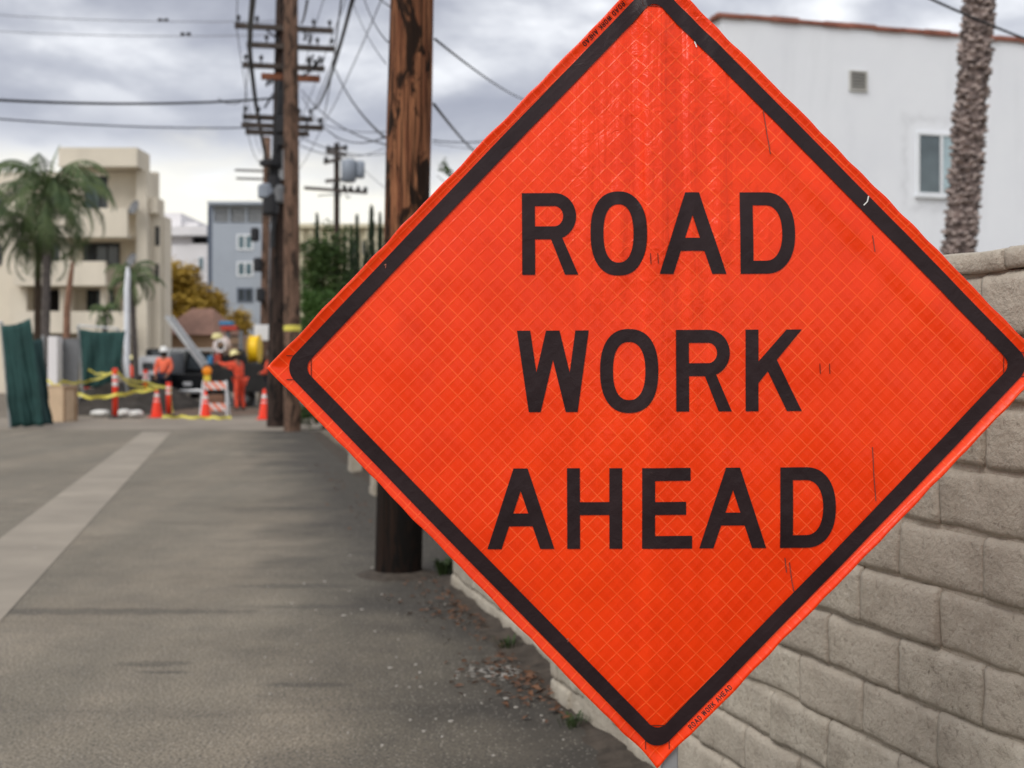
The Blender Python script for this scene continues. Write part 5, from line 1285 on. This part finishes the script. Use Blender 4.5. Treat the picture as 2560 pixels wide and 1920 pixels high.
# slanting ladder boom
bm_ = thing('ladder', 'pale aluminium ladder slanting up from the crew truck', 'ladder', (c2(1490, 0, 44.8).x, 44.8, 0))
A, B = c2(1500, 330, 44.8) - Vector(bm_.location), c2(1295, 95, 44.8) - Vector(bm_.location); base_ = A + (A-B).normalized()*2.1; base_.z = 0
for s in (-.15, .15):
    mb = MB(); mb.bar(base_ + Vector((s*.3, s, 0)), B + Vector((s*.3, s, 0)), .12, .13); mb.build('rail', m_chrome, bm_)
for k in range(14):
    q = base_.lerp(B, .06 + .065*k); mb = MB(); mb.bar(q + Vector((-.045, -.15, 0)), q + Vector((.045, .15, 0)), .035, .035); mb.build('rung', m_chrome, bm_)
# white compressor
KY = 44.5; kx = c2(1138, 0, KY).x
cp = thing('air_compressor', 'white towable compressor with grey grille beside the worker in white helmet', 'compressor', (kx, KY, 0))
mb = MB(); mb.prism([(-.34, 1.08), (.34, 1.08), (.34, 1.62), (.26, 1.74), (-.26, 1.74), (-.34, 1.62)], 0, 1.4); mb.build('housing', m_whitep, cp, bevel=.03)
mb = MB(); mb.bx(-.20, .20, -.02, -.002, 1.26, 1.52); g_ = mb.build('grille', m_greyp, cp)
for k in range(5): mb = MB(); mb.bx(-.19, .19, -.034, -.021, 1.285 + k*.05, 1.305 + k*.05); mb.build('slat', m_darkp, g_)
mb = MB(); mb.bx(-.44, .44, .02, 1.5, .42, 1.075); mb.build('engine_case', m_darkp, cp, bevel=.03)
mb = MB(); mb.lathe([(.04, -.06), (.13, -.05), (.15, -.02), (.15, .0)], 18, (-.06, .02, .93), axis='Y'); mb.build('round_lamp', m_whitep, cp, smooth=True)
for s in (-1, 1):
    mb = MB(); mb.lathe([(.1, -.09), (.30, -.09), (.32, -.05), (.32, .05), (.30, .09), (.1, .09)], 18, (s*.55, .8, .32), axis='X'); mb.build('wheel', m_tyre, cp)
mb = MB(); mb.bar((0, .0, .42), (0, -.9, .36), .08, .08); mb.bar((0, -.85, .36), (0, -.85, .0), .05, .05); mb.build('tow_bar', m_darkp, cp)
# flatbed trailer with gear
FY = 43.0; fx0, fx1 = c2(1560, 0, FY).x, c2(2150, 0, FY).x
ft = thing('flatbed_trailer', 'dark flatbed trailer loaded with reels behind the orange coverall worker', 'trailer', ((fx0+fx1)/2, FY, 0)); hw = (fx1-fx0)/2
mb = MB(); mb.bx(-hw, hw, 0, 2.2, 1.30, 1.45); mb.build('deck', m_darkp, ft, bevel=.02)
mb = MB(); mb.bx(-hw, hw, -.05, -.003, .52, 1.44); mb.build('side_beam', m_darkp, ft, bevel=.01)
for x in (-.75, .05, .8):
    mb = MB(); mb.lathe([(.12, -.11), (.33, -.11), (.35, -.07), (.35, .07), (.33, .11), (.12, .11)], 20, (x*hw, .25, .35), axis='Y'); w_ = mb.build('wheel', m_tyre, ft)
    mb = MB(); mb.lathe([(.05, -.115), (.16, -.115), (.16, .115), (.05, .115)], 14, (x*hw, .25, .35), axis='Y'); mb.build('rim', m_greyp, w_)
mb = MB(); mb.bx(-hw*.98, -hw*.2, 1.2, 2.0, 1.455, 1.95); mb.build('tool_chest', m_darkp, ft, bevel=.03)
for x in (-.95, -.4, .2, .9):
    mb = MB(); mb.bx(x*hw-.03, x*hw+.03, 2.1, 2.16, 1.455, 2.0); mb.build('stake', m_darkp, ft)
deck = 1.455
def onbed(x, Y=FY): return c2(x, 0, Y).x
rl = thing('cable_reel', 'bright yellow cable reel standing on the flatbed trailer', 'reel', (onbed(1935), FY+.5, deck))
for s in (-1, 1):
    mb = MB(); mb.lathe([(.06, -.02), (.47, -.02), (.50, 0), (.47, .02), (.06, .02)], 32, (s*.15, 0, .52), axis='X'); mb.build('flange', m_reel, rl)
mb = MB(); mb.lathe([(.44, -.129), (.45, -.1), (.45, .1), (.44, .129)], 28, (0, 0, .52), axis='X'); mb.build('drum', m_reel, rl)
mb = MB(); mb.bx(-.24, .24, -.45, -.40, 0, .05); mb.bx(-.24, .24, .40, .45, 0, .05); mb.build('cradle', m_darkp, rl)
pn = thing('equipment_panel', 'white equipment board standing behind the yellow cable reel', 'panel', (onbed(1955), FY+1.2, deck))
a, b = c2(1895, 160, FY+1.2), c2(2012, 260, FY+1.2); mb = MB(); mb.bx(-(b.x-a.x)/2, (b.x-a.x)/2, 0, .05, b.z-deck-.1, a.z-deck); mb.build('board', m_whitep, pn, bevel=.02)
for s in (-.3, .3): mb = MB(); mb.bx(s-.03, s+.03, .051, .10, 0, a.z-deck-.1); mb.build('leg', m_greyp, pn)
hr = thing('hose_reel', 'pale pinkish hose coil with a yellow cap on the flatbed trailer', 'hose', (onbed(1680), FY+.4, deck))
for k in range(4):
    mb = MB(); rr_ = .17 + .035*k; mb.tube([(rr_*math.cos(w), -.12 + .07*k, .62 + rr_*1.1*math.sin(w)) for w in [6.2832*q/22 for q in range(23)]], .045, 8, False); mb.build('coil', m_pink if k % 2 else m_band, hr, smooth=True)
mb = MB(); mb.bx(-.06, .06, -.10, .10, 0, .62); mb.build('stand', m_darkp, hr)
mb = MB(); mb.lathe([(.10, 0), (.19, .02), (.17, .16), (.08, .2)], 16, (-.14, 0, .86)); mb.build('cap', m_haty, hr)
rd = thing('red_pump', 'small red and teal pump on the trailer edge by the orange coverall worker', 'pump', (onbed(1640), FY+.3, deck))
mb = MB(); mb.bx(-.02, .20, -.15, .15, .02, .34); mb.build('motor', m_redp, rd, bevel=.03)
mb = MB(); mb.lathe([(.08, 0), (.11, .03), (.11, .24), (.06, .28)], 14, (-.15, -.05, .0)); mb.build('tank', m_blue, rd)
mb = MB(); mb.bx(-.25, .22, -.17, .17, 0, .018); mb.build('skid', m_darkp, rd)
mast = thing('drill_mast', 'grey machine mast with blue and red head over the trailer', 'machine', (onbed(1790, 45.2), 45.2, 0))
top_b, red_b = c2(0, 132, 45.2).z, c2(0, 205, 45.2).z
for x in (-.18, .28): mb = MB(); mb.bx(x-.07, x+.07, -.07, .07, 0, red_b); mb.build('mast_leg', m_greyp, mast, bevel=.01)
for k in range(6): mb = MB(); mb.bx(-.11, .21, -.03, .03, 1.1 + k*.33, 1.17 + k*.33); mb.build('cross_bar', m_darkp, mast)
mb = MB(); mb.bx(-.46, .02, -.2, .2, red_b + .18, top_b); mb.build('blue_head', m_blue, mast, bevel=.03)
mb = MB(); mb.bx(-.40, .16, -.18, .18, red_b + .002, red_b + .178); mb.build('red_head', m_redp, mast, bevel=.02)
mb = MB(); mb.lathe([(.2, 0), (.25, .03), (.25, .8), (.18, .85)], 16, (.55, .1, .95)); mb.bx(.35, .75, -.1, .3, 0, .949); mb.build('tank', m_greyp, mast)
# stack of timber and spoil on the trailer's near side
tb_ = thing('timber_stack', 'stack of rough red-brown timbers under the red pump', 'timber', (onbed(1640, 41.6), 41.6, 0))
for k in range(6):
    mb = MB(); mb.bx(-.34 + .02*(k % 2), .34, -.1 + .11*(k % 2), .0 + .11*(k % 2), .16*(k//2), .16*(k//2) + .15); mb.build('plank', m_timber, tb_, bevel=.008)

# dark dump truck behind the compressor
uY = 50.5; du = thing('dump_truck', 'dark dump truck standing behind the white compressor', 'truck', (c2(1130, 0, uY).x, uY, 0), R(3))
mb = MB(); mb.prism([(-1.15, 1.0), (1.15, 1.0), (1.22, 1.62), (1.16, 1.64), (-1.16, 1.64), (-1.22, 1.62)], 0, 4.2); mb.build('tipper_body', m_darkp, du, bevel=.03)
for x in (-.9, -.45, 0, .45, .9): mb = MB(); mb.bx(x-.04, x+.04, -.05, -.003, 1.02, 1.6); mb.build('body_rib', m_darkp, du)
mb = MB(); mb.bx(-1.1, 1.1, 4.4, 6.0, .7, 2.15); mb.build('cab', m_truck, du, bevel=.12)
mb = MB(); mb.bx(-.8, .8, 4.36, 4.395, 1.66, 2.05); mb.build('rear_window', m_glass, du)
mb = MB(); mb.bx(-.45, .45, .05, 6.2, .62, .98); mb.build('chassis', m_darkp, du)
mb = MB(); mb.bx(-1.1, 1.1, -.12, -.06, .55, .78); mb.build('bumper', m_darkp, du, bevel=.02)
for q in (-1, 1):
    for y in (.9, 2.0, 5.2):
        mb = MB(); mb.lathe([(.18, -.2), (.46, -.2), (.49, -.14), (.49, .14), (.46, .2), (.18, .2)], 20, (q*.88, y, .49), axis='X'); mb.build('wheel', m_tyre, du)
    mb = MB(); mb.bx(q*.95-.12, q*.95+.12, -.15, -.122, .60, .72); mb.build('tail_lamp', m_red, du)
    mb = MB(); mb.bx(q*.88-.28, q*.88+.28, -.02, .0, .12, .54); mb.build('mud_flap', m_tyre, du)
